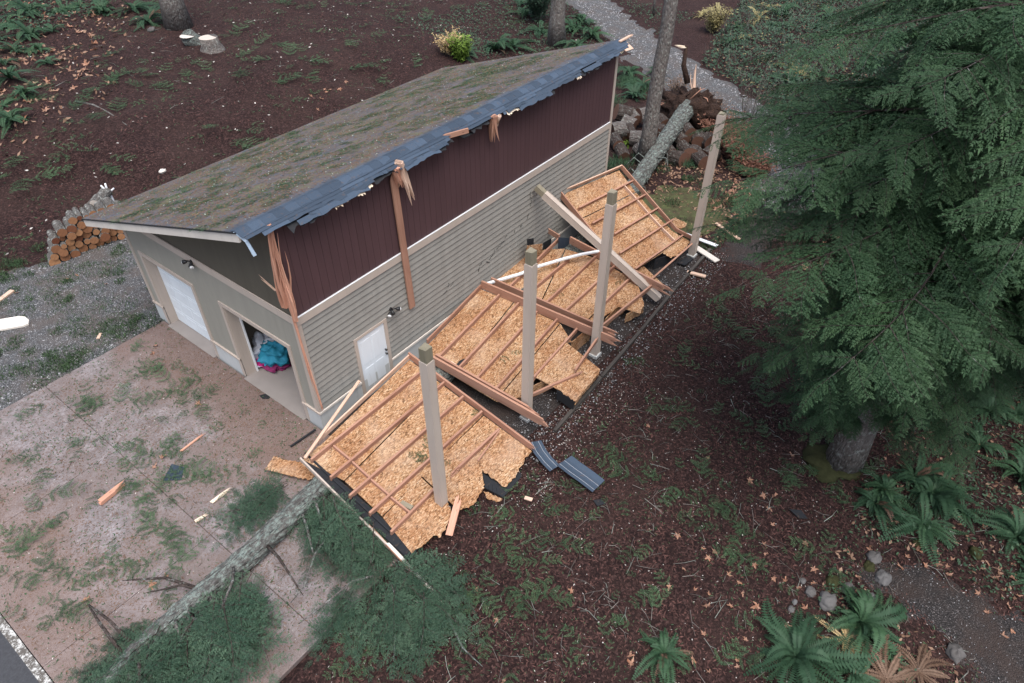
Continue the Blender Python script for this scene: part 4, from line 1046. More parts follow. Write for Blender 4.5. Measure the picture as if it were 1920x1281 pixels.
def orient(p, d, roll=0, sc=1.0, upv=(0, 0, 1)):
    x = Vector(d).normalized(); u = Vector(upv); y = u.cross(x).normalized(); z = x.cross(y)
    m = Matrix((x, y, z)).transposed().to_4x4() @ Matrix.Rotation(roll, 4, 'X') @ Matrix.Diagonal((sc, sc, sc, 1)); m.translation = p
    return m
def conifer(name, base, top, r0, r1, label, hts, seed, lens, mat='bark_grey', group=None, azr=(0, 6.283), dip=(-.35, -.1), flare=True, skip=None):
    rg = random.Random(seed); b0, t0 = Vector(base), Vector(top); e = tag(empty(name, b0), label, 'tree', group)
    n = 16; pts = []; rad = []
    for i in range(n+1):
        f = i/n; p = b0.lerp(t0, f); p.x += .06*math.sin(i*1.3+seed)*f; p.y += .06*math.cos(i*1.1)*f; pts.append(p)
        rad.append((r0+(r1-r0)*f)*(1+(.45*math.exp(-f*30) if flare else 0)))
    tube('trunk', pts, rad, mat, e, 14, True, .07, seed)
    for h in hts:
        f = (h-b0.z)/(t0.z-b0.z); p = b0.lerp(t0, f)
        for k in range(rg.choice((2, 3, 3))):
            az = rg.uniform(*azr)
            if skip and skip(h, az): continue
            d = Vector((math.cos(az), math.sin(az), rg.uniform(*dip))); L = min(lens[1], lens[0]+.5*h)*rg.uniform(.7, 1.1)
            o = bpy.data.objects.new('branch', rg.choice(BOUGH)); col.objects.link(o); o.parent = e
            mw = orient(p, d, rg.uniform(-.3, .3), L/3.2); o.matrix_basis = Matrix.Translation(-b0) @ mw
    return e
# ---------------------------------------------------------------- standing trees
rgt = random.Random(77)
def hts(a, c, n): return [a+(c-a)*(i+rgt.random())/n for i in range(n)]
T1 = (7.307,-11.172,-0.050)
conifer('hemlock_tree', T1, (T1[0]+.1, T1[1]-.2, 22), .34, .16, 'large dark green conifer on the right with its grey trunk base showing', hts(1.5, 2.6, 5)+hts(2.4, 9.0, 36)+hts(9, 11.5, 4), 4, (.8, 4.6), dip=(-.22, .06))
rg = random.Random(5)
tr1 = [o for o in col.objects if o.name.startswith('hemlock_tree')][0]
for h in (6.6, 7.2, 7.7, 8.1, 8.6, 9.1, 9.6, 10.2):      # boughs reaching toward the open yard
    o = bpy.data.objects.new('branch', rg.choice(BOUGH)); col.objects.link(o); o.parent = tr1; az = math.pi+rg.uniform(-.7, .7)
    o.matrix_basis = Matrix.Translation(-tr1.location) @ orient(Vector((T1[0], T1[1], h)), (math.cos(az), math.sin(az), rg.uniform(-.2, .05)), rg.uniform(-.3, .3), rg.uniform(2.4, 3.4)/3.2)
T2 = (22.5, -10.5, -.05)
conifer('hemlock_tree', T2, (22.6, -10.6, 24), .36, .18, 'dark conifer behind the large one, boughs over the upper right undergrowth', hts(2.5, 12, 30), 8, (2.6, 5.6), dip=(-.4, -.05))
T3 = (15.0, -15.4, -.05)
conifer('hemlock_tree', T3, (15.1, -15.5, 24), .32, .16, 'dark conifer at the right edge behind the ferns', hts(2.0, 8, 24), 12, (2.6, 5.0), dip=(-.35, -.05))
def bare_trunk(base, top, r0, r1, label, mat='bark_grey', seed=1):
    b0, t0 = Vector(base), Vector(top); e = tag(empty('bare_tree', b0), label, 'tree', 'tall bare trunks'); rg = random.Random(seed)
    n = 14; pts = [b0.lerp(t0, i/n)+Vector((rg.uniform(-.05, .05), rg.uniform(-.05, .05), 0))*(i > 0) for i in range(n+1)]
    tube('trunk', pts, [(r0+(r1-r0)*i/n)*(1+.4*math.exp(-i*1.6)) for i in range(n+1)], mat, e, 12, True, .06, seed)
    for k in range(6):
        h = rg.uniform(.35, .95); p = b0.lerp(t0, h); az = rg.uniform(0, 6.28); d = Vector((math.cos(az), math.sin(az), .1))
        tube('branch_stub', [p, p+d*rg.uniform(.3, .9)], [.03, .01], 'bark_dark', e, 6)
    return e
g = (13.705,27.229,1.921); bare_trunk(g, (g[0]+.6, g[1]+.8, g[2]+22), .55, .3, 'brown tree trunk at the top edge behind the two stumps', 'bark_grey', 2)
g = (29.171,12.762,-0.050); bare_trunk(g, (g[0]+.1, g[1]+.1, 20), .42, .3, 'grey trunk behind the far end of the roof', 'bark_grey', 3)
g = (18.7, .9, -.05); bare_trunk(g, (g[0]+1.6, g[1]+.3, 18), .30, .2, 'slender leaning trunk beside the log rounds and gravel road', 'bark_grey', 4)
g = (38.030,10.981,-0.050); bare_trunk(g, (g[0]-.4, g[1]+.1, 16), .07, .04, 'very thin bare stem left of the slender leaning trunk', 'bark_grey', 5)
# ---------------------------------------------------------------- the fallen tree
TP = [(23.0, 1.1, 1.0), (20.5, .72, .72), (18.0, .25, .52), (16.0, -.15, .42), (14.0, -.50, .36), (10, -.85, .33), (6, -1.15, .30), (2, -1.35, .28), (-1.2, -1.55, .26), (-3.4, -1.72, .24), (-5.7, -1.72, .20), (-8, -1.9, .16), (-11, -2.1, .12)]
TRr = [.40, .34, .33, .32, .32, .32, .31, .29, .27, .25, .22, .17, .10]
ft = tag(empty('fallen_tree', (16, -.15, 0)), 'lichen covered fallen conifer running under the collapsed roof, roots at far end', 'tree')
fine = []; fr = []
for i in range(len(TP)-1):
    for k in range(14):
        f = k/14; fine.append(Vector(TP[i]).lerp(Vector(TP[i+1]), f)+Vector((0, random.Random(i*29+k).uniform(-.012, .012), 0))); fr.append(TRr[i]+(TRr[i+1]-TRr[i])*f)
tube('trunk', fine, fr, 'bark_lichen', ft, 28, False, .09, 5)
# root plate: soil mass with thick torn roots
rp = blob('root_plate', Vector((23.35, 1.15, .72)), (.85, 1.35, .95), 'root_soil', ft, 6, .55, 1, (40, 26))
rg = random.Random(21)
for k in range(9):
    an = k*2*math.pi/9+rg.uniform(-.2, .2); l = rg.uniform(.7, 1.2)
    c0 = Vector((23.5, 1.2, 1.0)); d = Vector((rg.uniform(-.1, .6), math.cos(an), math.sin(an)*.9+.1)).normalized()
    p1 = c0+d*l*.6+Vector((rg.uniform(-.2, .2), 0, 0)); p2 = c0+d*l*1.15+Vector((rg.uniform(-.4, .3), rg.uniform(-.3, .3), rg.uniform(-.1, .3)))
    p2.z = max(p2.z, .02); tube('root', [c0, p1, p2], [.11, .06, .02], 'root_soil', ft, 8, True, .15, k)
for k in range(46):          # hanging rootlets and dry brush
    a = rg.uniform(0, 6.283); c0 = Vector((23.35+rg.uniform(-.5, .5), 1.15+1.25*math.cos(a), .75+.8*math.sin(a))); d = Vector((rg.uniform(-.9, .5), math.cos(a)+rg.uniform(-.5, .5), math.sin(a)*.6+rg.uniform(-.5, .4))).normalized(); l = rg.uniform(.25, .7)
    p2 = c0+d*l+Vector((0, 0, -.15)); p2.z = max(.02, p2.z); tube('rootlet', [c0-d*.2, c0+d*l*.6, p2], [.03, .02, .006], 'root_soil' if k % 3 else 'splinter', rp, 5, True)
splinter_bunch('torn_root', (23.3, 1.1, 1.5), (23.6, 1.6, 3.0), 5, .2, rp, 'fir_pale', .10, 3)
tube('root', [(23.6, 1.6, 1.8), (23.7, 2.0, 2.5), (23.9, 2.1, 3.3)], [.16, .11, .08], 'root_soil', ft, 8, True, .1, 31)
splinter_bunch('torn_root', (23.9, 2.1, 3.25), (23.3, 2.6, 3.35), 4, .12, rp, 'torn_pale', .10, 9)
# dead stubs along the exposed trunk
for k in range(14):
    x = rg.uniform(14.4, 20.5); f = (x-14)/6.5; p = Vector((x, -.5+f*1.22, .36+f*.36)); s = rg.choice((-1, 1)); l = rg.uniform(.3, 1.0)
    tube('branch_stub', [p, p+Vector((rg.uniform(-.3, .1), s*l*.7, l*.25)), p+Vector((-.4*l, s*l, .02-p.z*.3))], [.035, .022, .008], 'bark_lichen', ft, 6)
# boughs on the crown end
def fallen_bough(p, az, L, roll=0, pitch=.0, mesh=None, parent=ft):
    o = bpy.data.objects.new('branch', mesh or rg.choice(FBOUGH)); col.objects.link(o); o.parent = parent
    o.matrix_basis = Matrix.Translation(-ploc(parent)) @ orient(Vector(p), (math.cos(az), math.sin(az), pitch), roll, L/2.6); return o
def trunk_at(x):
    for a, c in zip(TP, TP[1:]):
        if c[0] <= x <= a[0]:
            f = (x-a[0])/(c[0]-a[0]); return Vector(a).lerp(Vector(c), f)
    return Vector(TP[-1])
rg = random.Random(40)
def clump(cx, cy, rx, ry, n, az0, daz, L0, L1, z0, z1, roll=.6):
    for k in range(n):
        a = rg.uniform(0, 6.283); q = math.sqrt(rg.random()); x, y = cx+rx*q*math.cos(a), cy+ry*q*math.sin(a)
        fallen_bough((x, y, max(0, gz(x, y))+rg.uniform(z0, z1)*(1-.5*q)), az0+rg.uniform(-daz, daz), rg.uniform(L0, L1), rg.uniform(-roll, roll), rg.uniform(-.15, .12))
clump(-1.9, -.8, .8, .25, 10, math.pi*.95, .5, 1.1, 1.5, .08, .35, .7)        # tucked along the far side of the trunk
clump(-1.5, -2.5, .3, 1.0, 26, math.pi*1.3, .6, 1.4, 2.1, .15, 1.0, .7)      # beside the broken roof edge
clump(-1.9, -4.9, .7, .7, 22, math.pi*1.35, .9, 1.2, 1.9, .10, .75, .7)         # spilling on to the mulch
clump(-4.6, -2.2, 1.0, .30, 26, math.pi*1.25, .5, 1.4, 2.2, .10, .85, .7)     # the crown end
clump(-6.3, -2.2, .8, .5, 10, math.pi*1.2, .8, 1.3, 2.0, .10, .45, .7)
clump(-5.9, -1.85, .8, .25, 12, math.pi*1.1, .9, 1.1, 1.7, .35, .60, .7)
clump(-6.2, -1.25, .7, .15, 8, math.pi*.9, .3, .6, 1.0, .05, .2)
clump(-2.7, -4.1, .4, .3, 8, math.pi*1.2, .8, 1.0, 1.5, .08, .35, .7)
for k in range(16):          # broken limbs joining the trunk to its boughs
    x = rg.uniform(-6.6, -1.6); p = trunk_at(x); s = -1 if k % 4 else 1; l = rg.uniform(.7, 1.7); a = rg.uniform(-.9, .1)
    q = p+Vector((a*l*.5, s*l*.55, rg.uniform(.15, .4))); e_ = p+Vector((a*l, s*l, rg.uniform(-.1, .25)))
    tube('limb', [p, q, e_, e_+Vector((a*.3, s*.3, -.12))], [.045, .032, .02, .006], 'bark_log' if k % 2 else 'bark_dark', ft, 7, True, .1, k)
# bare curved limbs over the green
tube('limb', [(-3.940,-1.799,0.400), (-4.190,-2.179,0.550), (-4.755,-2.532,0.500), (-5.292,-2.626,0.380), (-5.911,-2.666,0.200)], [.035, .03, .025, .018, .008], 'bark_log', ft, 7)
tube('limb', [(-4.972,-1.799,0.360), (-5.314,-2.255,0.500), (-5.716,-2.480,0.420), (-5.945,-2.561,0.300)], [.035, .03, .02, .01], 'bark_log', ft, 7)
tube('limb', [(-5.579,-1.781,0.360), (-6.217,-1.916,0.400), (-6.645,-1.847,0.300), (-6.943,-1.840,0.200)], [.03, .025, .018, .01], 'bark_dark', ft, 7)
tube('limb', [(-2.285,-4.312,0.400), (-2.660,-4.080,0.460), (-3.288,-3.999,0.420), (-3.899,-3.842,0.300)], [.02, .025, .02, .01], 'bark_log', ft, 7)
tube('limb', [(-2.161,-2.805,0.420), (-2.735,-3.006,0.500), (-3.337,-3.361,0.420), (-3.705,-3.353,0.300)], [.02, .025, .02, .01], 'bark_log', ft, 7)
tube('limb', [(-1.781,-5.764,0.200), (-1.985,-6.204,0.150), (-2.203,-6.701,0.100), (-2.226,-7.222,0.060)], [.03, .025, .018, .008], 'bark_lichen', ft, 7)
tube('limb', [(-2.685,-5.336,0.200), (-2.981,-5.607,0.240), (-3.234,-5.817,0.160)], [.016, .014, .006], 'bark_lichen', ft, 6)

# ---------------------------------------------------------------- logs, rounds, stumps
def log(name, c, axis, r, L, label, group, bark='bark_log', cut='cut_orange', seed=0):
    rg = random.Random(seed); c = Vector(c); a = Vector(axis).normalized()
    n = 12; V, F = tube_arrays([c-a*L/2, c, c+a*L/2], [r*rg.uniform(.95, 1.05), r, r*rg.uniform(.92, 1.05)], n, True, .06, rg)
    mw = frame_of(c-a*L/2, c+a*L/2); inv = mw.inverted(); V = [inv @ v for v in V]
    me = mk(name, V, F, [bark, cut], [0]*(2*n)+[1, 1], False)
    return tag(link(name, me, None, mw), label, 'log', group)
ORD = 'first second third fourth fifth sixth seventh eighth ninth tenth eleventh twelfth thirteenth fourteenth fifteenth'.split()
rg = random.Random(15); cnt = 0
# stacked woodpile on the left: two slanting tiers, cut ends facing the camera
A0, A1 = Vector((-.70, 13.45, 0)), Vector((3.4, 13.15, 0)); along = (A1-A0).normalized(); axd = Vector((.25, 1, 0)).normalized()
rows = [(0, 0.0, 3.0), (1, .1, 3.0), (2, .22, 3.0), (3, .36, 3.0), (4, .6, 2.9), (5, 1.1, 2.6)]
z = 0
for (rI, s0, s1) in rows:
    s = s0; ci = 0
    while s < s1:
        r = rg.uniform(.09, .175); L = rg.uniform(.55, .8)
        p = A0+along*(s+r)+Vector((0, rg.uniform(-.08, .08), gz(*(A0+along*s)[:2])+.14+rI*.225+rg.uniform(-.03, .03)))
        log('split_log', p, axd+Vector((rg.uniform(-.06, .06), 0, rg.uniform(-.05, .05))), r, L, '%s log from the left in the %s row up of the left woodpile' % (ORD[ci], ORD[rI]), 'stacked logs of the left woodpile', seed=cnt); ci += 1; cnt += 1
        s += 2*r+.01
for k, (px, c, r) in enumerate((( (0), (1.613,14.061,1.000), .2), (1, (1.915,13.992,1.150), .2), (2, (1.393,14.133,0.900), .14))):
    log('split_log', c, (.8, .6, .05), r, .9, ('pale log lying behind the roof corner', 'topmost pale log beside the white prongs', 'short log end just behind the roof corner')[k], 'logs behind the roof corner', cut='cut_pale' if k == 1 else 'cut_orange', seed=60+k)
# scattered rounds behind the building
RND = [(1190,222,.42,'s'),(1168,215,.42,'l'),(1205,218,.4,'l'),(1182,248,.36,'s'),(1160,246,.34,'l'),(1172,252,.3,'s'),(1196,262,.34,'l'),(1155,268,.26,'s'),(1212,268,.26,'l'),(1166,288,.2,'s'),(1220,240,.32,'l'),(1235,250,.3,'l'),
 (1275,262,.36,'l'),(1284,280,.26,'s'),(1308,262,.36,'l'),(1288,248,.24,'s'),(1330,266,.3,'l'),(1295,290,.2,'l'),(1252,282,.26,'l'),(1270,300,.16,'l'),(1202,285,.2,'s'),(1240,232,.3,'l'),(1178,232,.34,'l'),(1330,290,.22,'l'),(1312,300,.2,'l')]
PTS = [(21.632,3.095,0.400), (21.452,3.637,0.500), (21.863,2.812,0.500), (20.376,2.585,0.300), (19.944,2.959,0.400), (20.229,2.765,0.200), (19.997,1.974,0.250), (19.204,2.631,0.200), (20.042,1.558,0.200), (18.538,1.929,0.150), (21.387,2.041,0.300), (21.088,1.485,0.250), (21.061,0.434,0.300), (20.521,-0.102,0.150), (21.547,-0.189,0.300), (21.446,0.306,0.550), (21.674,-0.708,0.250), (20.233,-0.579,0.150), (19.863,0.400,0.200), (19.575,-0.231,0.100), (19.147,1.318,0.150), (22.084,1.917,0.300), (21.028,3.068,0.250), (20.645,-1.207,0.180), (20.009,-1.116,0.150)]
for k, p in enumerate(PTS):
    px, py, h, t = RND[k]; az = rg.uniform(0, math.pi); r = rg.uniform(.24, .34)*(1.15 if t == 'l' else .9)
    side = px < 1225; red = t == 's'
    lab = '%s log round %s' % ('red cut' if red else 'dark', 'left of fallen trunk behind building' if side else 'right of fallen trunk near root plate')
    a = (math.cos(az), math.sin(az), rg.uniform(-.2, .3)) if not red else (rg.uniform(.4, 1), rg.uniform(.7, 1.2), rg.uniform(.1, .4))
    log('log_round', Vector(p)+Vector((0, 0, .05)), a, r, rg.uniform(.5, .75), lab, 'log rounds behind the building', 'bark_dark' if not side or k % 2 else 'bark_grey', 'cut_red', 80+k)
# two stumps on the hillside
def stump(c, r, h, label, lean=(0, 0), bark='bark_grey'):
    c = Vector(c); e = tag(empty('tree_stump', c), label, 'stump'); t = c+Vector((lean[0], lean[1], h))
    tube('stump_body', [c-Vector((0, 0, .2)), c+Vector((0, 0, .05)), c.lerp(t, .5), t], [r*1.6, r*1.25, r*1.02, r], bark, e, 16, True, .08, 3)
    o = tube('cut_face', [t+Vector((0, 0, .002)), t+Vector((0, 0, .02))], [r*.97, r*.95], 'cut_pale', e, 16, False, .03, 4); return e
stump((12.821,24.520,1.826), .40, .42, 'left pale topped stump on the dark slope', (-.3, -.1), 'bark_lichen')
stump((12.809,22.934,1.770), .46, .62, 'right brown stump with pale cut top on the dark slope', (-.05, 0), 'bark_grey')
# white splayed prongs behind the roof corner
g = Vector((2.280,14.200,0.717)); e = tag(empty('white_prong_frame', g), 'white splayed prongs sticking up behind the roof corner by the woodpile', 'yard fixture')
tube('stem', [(g.x+.1, g.y, gz(g.x, g.y)), g, (2.298,14.200,1.173)], [.07, .10, .07], 'white_metal', e, 8)
gg = Vector((2.283,14.200,1.135))
for tp in ((2.016,14.200,1.273), (2.146,14.200,1.496), (2.312,14.200,1.512), (2.541,14.200,1.220)): tube('prong', [gg, tp], [.045, .03], 'white_metal', e, 6)
# ---------------------------------------------------------------- ferns, bushes, rocks
def fern_mesh(name, seed, R_=.75, n=22, mat='fern', up=.9, pinw=.035, brown=0.0):
    rg = np.random.RandomState(seed); Q = Quads(); mi = []
    lean = rg.uniform(0, 6.28); k = 0
    for k in range(n):
        az = 2*math.pi*k/n+rg.uniform(-.45, .45); L = R_*rg.uniform(.5, 1.15)*(1+.2*math.cos(az-lean)); el = rg.uniform(.12, up); m = 24; f = (np.arange(m)+.5)/m
        bend = rg.uniform(-.5, .5); dr = rg.uniform(.7, 1.15)
        rad = L*(f*math.cos(el)+.16*f**2); z = L*(f*math.sin(el)*1.25-.95*dr*f**2.2*math.sin(el)-.14*dr*f**2)+.02
        aa = az+bend*f**1.5; P = np.stack([rad*np.cos(aa), rad*np.sin(aa), z], 1); d = nrmz(np.gradient(P, axis=0)); side = nrmz(np.cross(d, [0, 0, 1])+rg.uniform(-.35, .35)*np.array([0, 0, 1])); nn = nrmz(np.cross(side, d))
        w = L*.15*np.sin(np.pi*np.clip(f*.92+.06, 0, 1))**.75*rg.uniform(.8, 1.1)+.006
        rr = rg.rand()*.7+rg.rand(m)*.3; b_ = 1 if rg.rand() < brown else 0; n0 = sum(len(q) for q in Q.q)
        for s in (-1, 1):
            dv = nrmz(side*s+d*.35+nn*.12); Q.rh(P, dv, nrmz(nn+rg.uniform(-.15, .15, (m, 3))), w*rg.uniform(.75, 1.05, m), pinw*L/.75, rr)
        Q.rh(P[:-1], d[:-1], nn[:-1], L/m*1.3, .008, rr[:-1]*.4); mi += [b_]*(sum(len(q) for q in Q.q)-n0)
    q, r = Q.arr(); return mk_quads(name, q, [mat, 'fern_brown'], r, mi)
FERN = [fern_mesh('fern_fronds', i, .75, 16+i*3, up=.7+.12*i, brown=.04) for i in range(6)]
FERND = fern_mesh('fern_fronds_dead', 9, .6, 8, 'fern_dead', .5)
FERNB = fern_mesh('fern_fronds_brown', 11, .7, 16, 'fern_brown', .5)
def fern(p, s, label, group=None, mesh=None, rot=None):
    o = bpy.data.objects.new('fern', mesh or rgf.choice(FERN)); col.objects.link(o); o.location = (p[0], p[1], gz(p[0], p[1])+.02)
    o.rotation_euler = (rgf.uniform(-.15, .15), rgf.uniform(-.15, .15), rgf.uniform(0, 6.28) if rot is None else rot); o.scale = (s, s, s)
    return tag(o, label, 'fern', group)
rgf = random.Random(8)
fern((1.702,-11.991,-0.050), 1.75, 'large sword fern at the bottom edge right of centre', None, fern_mesh('fern_fronds', 101, .75, 36, up=1.1, brown=.0))
fern((3.207,-12.783,-0.050), 1.5, 'sword fern directly behind the pale dead fronds', None, fern_mesh('fern_fronds', 102, .75, 32, up=1.2, brown=.0))
fern((2.127,-13.001,-0.050), .9, 'small fern below the pale dead fronds at the bottom edge')
fern((0.215,-9.887,-0.050), .95, 'lone fern on the mulch near the bottom edge')
fern((6.479,-12.185,-0.050), 1.05, 'fern with long fronds just below the large trunk')
fern((6.547,-13.243,-0.050), 1.25, 'fern by the start of the gravel path, right of the trunk fern')
fern((7.475,-15.025,-0.050), 1.15, 'fern cut by the right edge above the gravel path')
fern((2.698,-12.670,-0.050), .85, 'cream coloured dead fern fronds among the green ferns', None, FERND)
fern((2.521,-12.882,-0.050), .75, 'lower cream coloured dead fern frond', None, FERND)
fern((2.891,-13.993,-0.050), .95, 'brown withered fern at the bottom right', None, FERNB)
fern((2.372,-13.534,-0.050), 1.1, 'brown withered fern beside the bottom edge', None, FERNB)
fern((26.623,5.400,-0.050), 1.6, 'bright fern between the building corner and the leaning trunk')
fern((27.554,6.755,-0.050), 1.5, 'fern touching the far building corner')
fern((24.757,4.819,-0.050), 1.4, 'fern above the log rounds by the far corner')
fern((28.426,5.643,-0.050), 1.2, 'fern right behind the slender leaning trunk')
fern((19.838,2.337,-0.050), .55, 'small lime green fern among the log rounds', None, fern_mesh('fern_fronds_lime', 4, .75, 12, 'lime', 1.2))
fern((29.900,-5.754,-0.050), 1.1, 'pale dead fern in the undergrowth behind the conifer', None, FERND)
fern((36.013,-5.319,-0.050), 1.3, 'green fern in the undergrowth right of the pale dead one')
for k, p in enumerate([(39.813,8.338,-0.050), (41.849,8.125,-0.050), (41.242,5.012,-0.050), (44.259,5.483,-0.050), (37.185,4.034,-0.050), (33.996,0.156,-0.050), (33.384,-0.674,-0.050)]):
    fern(p, 1.5, 'yellowed fern in the undergrowth beyond the gravel road', 'yellowed ferns beyond the road', fern_mesh('fern_fronds_yellow', 50+k, .75, 12, 'yellow_bush', 1.1))
for k, p in enumerate([(7.745,31.142,2.057), (6.178,29.460,1.999), (7.113,28.990,1.982), (4.503,26.325,1.879), (8.848,31.158,2.058), (7.680,33.633,2.145), (4.081,24.171,1.782), (9.323,34.471,2.174), (5.214,28.424,1.962), (3.033,23.902,1.702), (2.635,22.098,1.598), (10.927,34.142,2.162), (6.525,26.990,1.912), (11.996,34.431,2.173), (12.170,32.151,2.093)]):
    fern(p, rgf.uniform(1.0, 1.9), 'green fern on the leafy slope at the top left', 'ferns at the top left')
for k, p in enumerate([(34.023,18.024,-0.050), (30.544,14.983,-0.050), (32.703,17.723,-0.050), (25.866,14.791,0.043), (26.992,14.468,-0.025), (31.861,13.313,-0.050), (33.561,13.820,-0.050), (31.703,11.819,-0.050), (34.590,19.358,-0.050), (29.424,11.502,-0.050), (13.510,31.435,2.068), (12.871,28.757,1.974), (23.422,15.163,0.301)]):
    fern(p, rgf.uniform(1.2, 2.2), 'green fern behind the far end of the roof', 'ferns behind the roof')
for k in range(46):
    x, y = rgf.uniform(18, 48), rgf.uniform(-14, 7)
    if seg_dist(x, y, ROAD) < .8 or y > min(float(np.interp(x, [13.6, 21.5, 25.5, 28.5, 33.5], [-6, -4.6, -1.6, 3.4, 10])), 5.5+.25*(x-36)): continue
    fern((x, y), rgf.uniform(1.0, 1.9), 'green fern in the dense undergrowth across the gravel road', 'ferns across the road')
for k in range(20):
    x, y = rgf.uniform(6.2, 13), rgf.uniform(-17.5, -11.8)
    if seg_dist(x, y, PATH) < .6: continue
    fern((x, y), rgf.uniform(.6, 1.3), 'shaded fern under the conifers at the right', 'ferns under the conifers')
# bushes: wiry stems with small leaves
def bush(p, h, n, label, mat='twigs', leaf=None, seed=0, spread=.5, nleaf=0, kindn='bush', lw=.035):
    rg = random.Random(seed); b0 = on(p[0], p[1]); e = tag(empty('shrub', b0), label, kindn); Q = Quads(); st = []
    for k in range(n):
        az = rg.uniform(0, 6.28); l = h*rg.uniform(.5, 1.1); s = spread*rg.uniform(.3, 1)
        pts = [np.array((b0.x+rg.uniform(-.15, .15), b0.y+rg.uniform(-.15, .15), b0.z))]
        for i in range(1, 5):
            f = i/4; pts.append(pts[0]+np.array((math.cos(az)*s*l*f+rg.uniform(-.06, .06), math.sin(az)*s*l*f+rg.uniform(-.06, .06), l*f*(1-.25*f*s))))
        st.append((pts, .016))
        for i in range(2, 5):
            for q in range(2):
                d = np.array((rg.uniform(-1, 1), rg.uniform(-1, 1), rg.uniform(.1, .8))); st.append(([pts[i], pts[i]+d*.28*h*.4], .006))
        for q in range(nleaf):
            i = rg.randint(1, 3); pp = pts[i]+(pts[i+1]-pts[i])*rg.random()+np.array([rg.uniform(-.2, .2) for _ in range(3)])
            dv = np.array([rg.uniform(-1, 1), rg.uniform(-1, 1), rg.uniform(-.4, .5)]); dv /= np.linalg.norm(dv)
            Q.rh(pp, dv, [rg.uniform(-.4, .4), rg.uniform(-.4, .4), 1], rg.uniform(1.5, 3)*lw, lw, [rg.random()])
    sq = stem_quads(st)-np.array(b0); o = mk_quads('stems', sq, mat); link('stems', o, e, Matrix.Translation(b0))
    if nleaf:
        q, r = Q.arr(); link('leaves', mk_quads('leaves', q-np.array(b0), leaf, r), e, Matrix.Translation(b0))
    return e
bush((24.229,-1.452,-0.050), 3.4, 22, 'thin bare sapling clump on the gravel road behind the furthest post', 'twigs', 'understory', 3, .35, 22, 'shrub', .03)
bush((23.032,-1.575,-0.050), 2.2, 14, 'low wiry stems at the foot of the sapling clump', 'twigs', 'fern_brown', 6, .6, 8, 'shrub', .03)
bush((21.420,-2.101,-0.050), 1.5, 90, 'reddish brown dead bracken heap behind the furthest post', 'needles', 'bracken', 4, .9, 70, 'shrub', .06)
bush((22.925,-0.713,-0.050), 1.2, 70, 'reddish brown bracken between the root plate and the furthest post', 'needles', 'bracken', 34, 1.0, 60, 'shrub', .06)
bush((20.469,-3.280,-0.050), 1.0, 50, 'low bracken right of the furthest post on leaf litter', 'needles', 'bracken', 35, 1.0, 50, 'shrub', .06)
bush((24.766,1.533,-0.050), 1.2, 40, 'dry grassy brush hanging off the root plate', 'twigs', 'fern_brown', 5, .9, 20, 'shrub', .04)
bush((24.134,0.607,-0.050), 1.3, 60, 'brown dry brush right of the root plate', 'twigs', 'fern_brown', 25, .9, 30, 'shrub', .05)
bush((26.528,3.366,-0.050), 1.0, 40, 'brown brush left of the root plate', 'twigs', 'fern_brown', 26, .9, 20, 'shrub', .05)
bush((22.831,14.852,0.316), 1.3, 40, 'bright green round bush behind the roof edge', 'twigs', 'lime', 7, .7, 90, 'shrub', .07)
bush((22.643,15.471,0.441), 1.4, 26, 'straw coloured dry bush behind the roof edge', 'twigs', 'fern_dead', 17, .7, 40, 'shrub', .07)
bush((32.303,16.334,-0.050), 2.6, 60, 'dark green bush left of the grey trunk behind the roof', 'twigs', 'understory', 8, .6, 90, 'shrub', .08)
bush((37.311,6.400,-0.050), 1.5, 30, 'pale yellow bush at the top beyond the road', 'twigs', 'yellow_bush', 9, .7, 60, 'shrub', .08)
bush((42.868,-8.596,-0.050), 3.2, 26, 'bare grey lichen shrub at the upper right', 'bark_log', None, 11, .6, 0, 'shrub')
def rock(p, r, label, mat='rock', seed=0, sq=.6):
    o = blob('rock', on(p[0], p[1], r*.08), (r, r*.8, r*sq), mat, None, seed, .38, 1, (18, 12)); return tag(o, label, 'rock')
RK = [((2.677,-11.566,-0.050), .13, 'light grey round stone, lower of the pair', 'rock'), ((2.881,-11.559,-0.050), .11, 'bluish round stone, upper of the pair', 'rock'), ((3.309,-12.114,-0.050), .34, 'broad brown stone behind the big fern', 'rock'), ((3.855,-12.367,-0.050), .24, 'grey stone right of the broad brown one', 'rock'), ((3.808,-12.041,-0.050), .26, 'dark mossy stone above the broad brown one', 'moss_rock'), ((5.002,-12.598,-0.050), .28, 'grey stone where the gravel path begins', 'rock'), ((4.698,-12.570,-0.050), .22, 'bright mossy stone where the gravel path begins', 'moss_rock'), ((6.446,-14.362,-0.050), .27, 'round olive mossy stone beside the gravel path', 'moss_rock'), ((2.886,-13.004,-0.050), .2, 'mossy stone among the ferns', 'moss_rock'), ((3.445,-11.529,-0.050), .12, 'small pale stone near the maple leaves', 'rock'), ((3.304,-11.752,-0.050), .2, 'dark stone left of the broad brown one', 'rock'), ((3.967,-12.811,-0.050), .17, 'pinkish stone above the middle fern', 'rock'), ((5.946,-13.269,-0.050), .2, 'stone under the path fern', 'moss_rock'), ((4.571,-12.887,-0.050), .3, 'dark boulder at the left edge of the gravel path', 'rock'), ((3.758,-14.488,-0.050), .3, 'dark stone at the bottom of the gravel path', 'rock'), ((12.358,27.658,1.936), .35, 'pale rock near the trunk at the top left', 'rock'), ((4.788,14.979,0.778), .22, 'white stone just behind the roof on the dark slope', 'cream')]
for k, (p, r, l, m) in enumerate(RK): rock(p, r*.66, l, m, k)
tag(blob('moss_mound', on(*(7.107,-10.969,-0.050)[:2], .02), (.55, .6, .16), 'moss_rock', None, 5, .7), 'mossy mound round the base of the large trunk', 'moss mound')

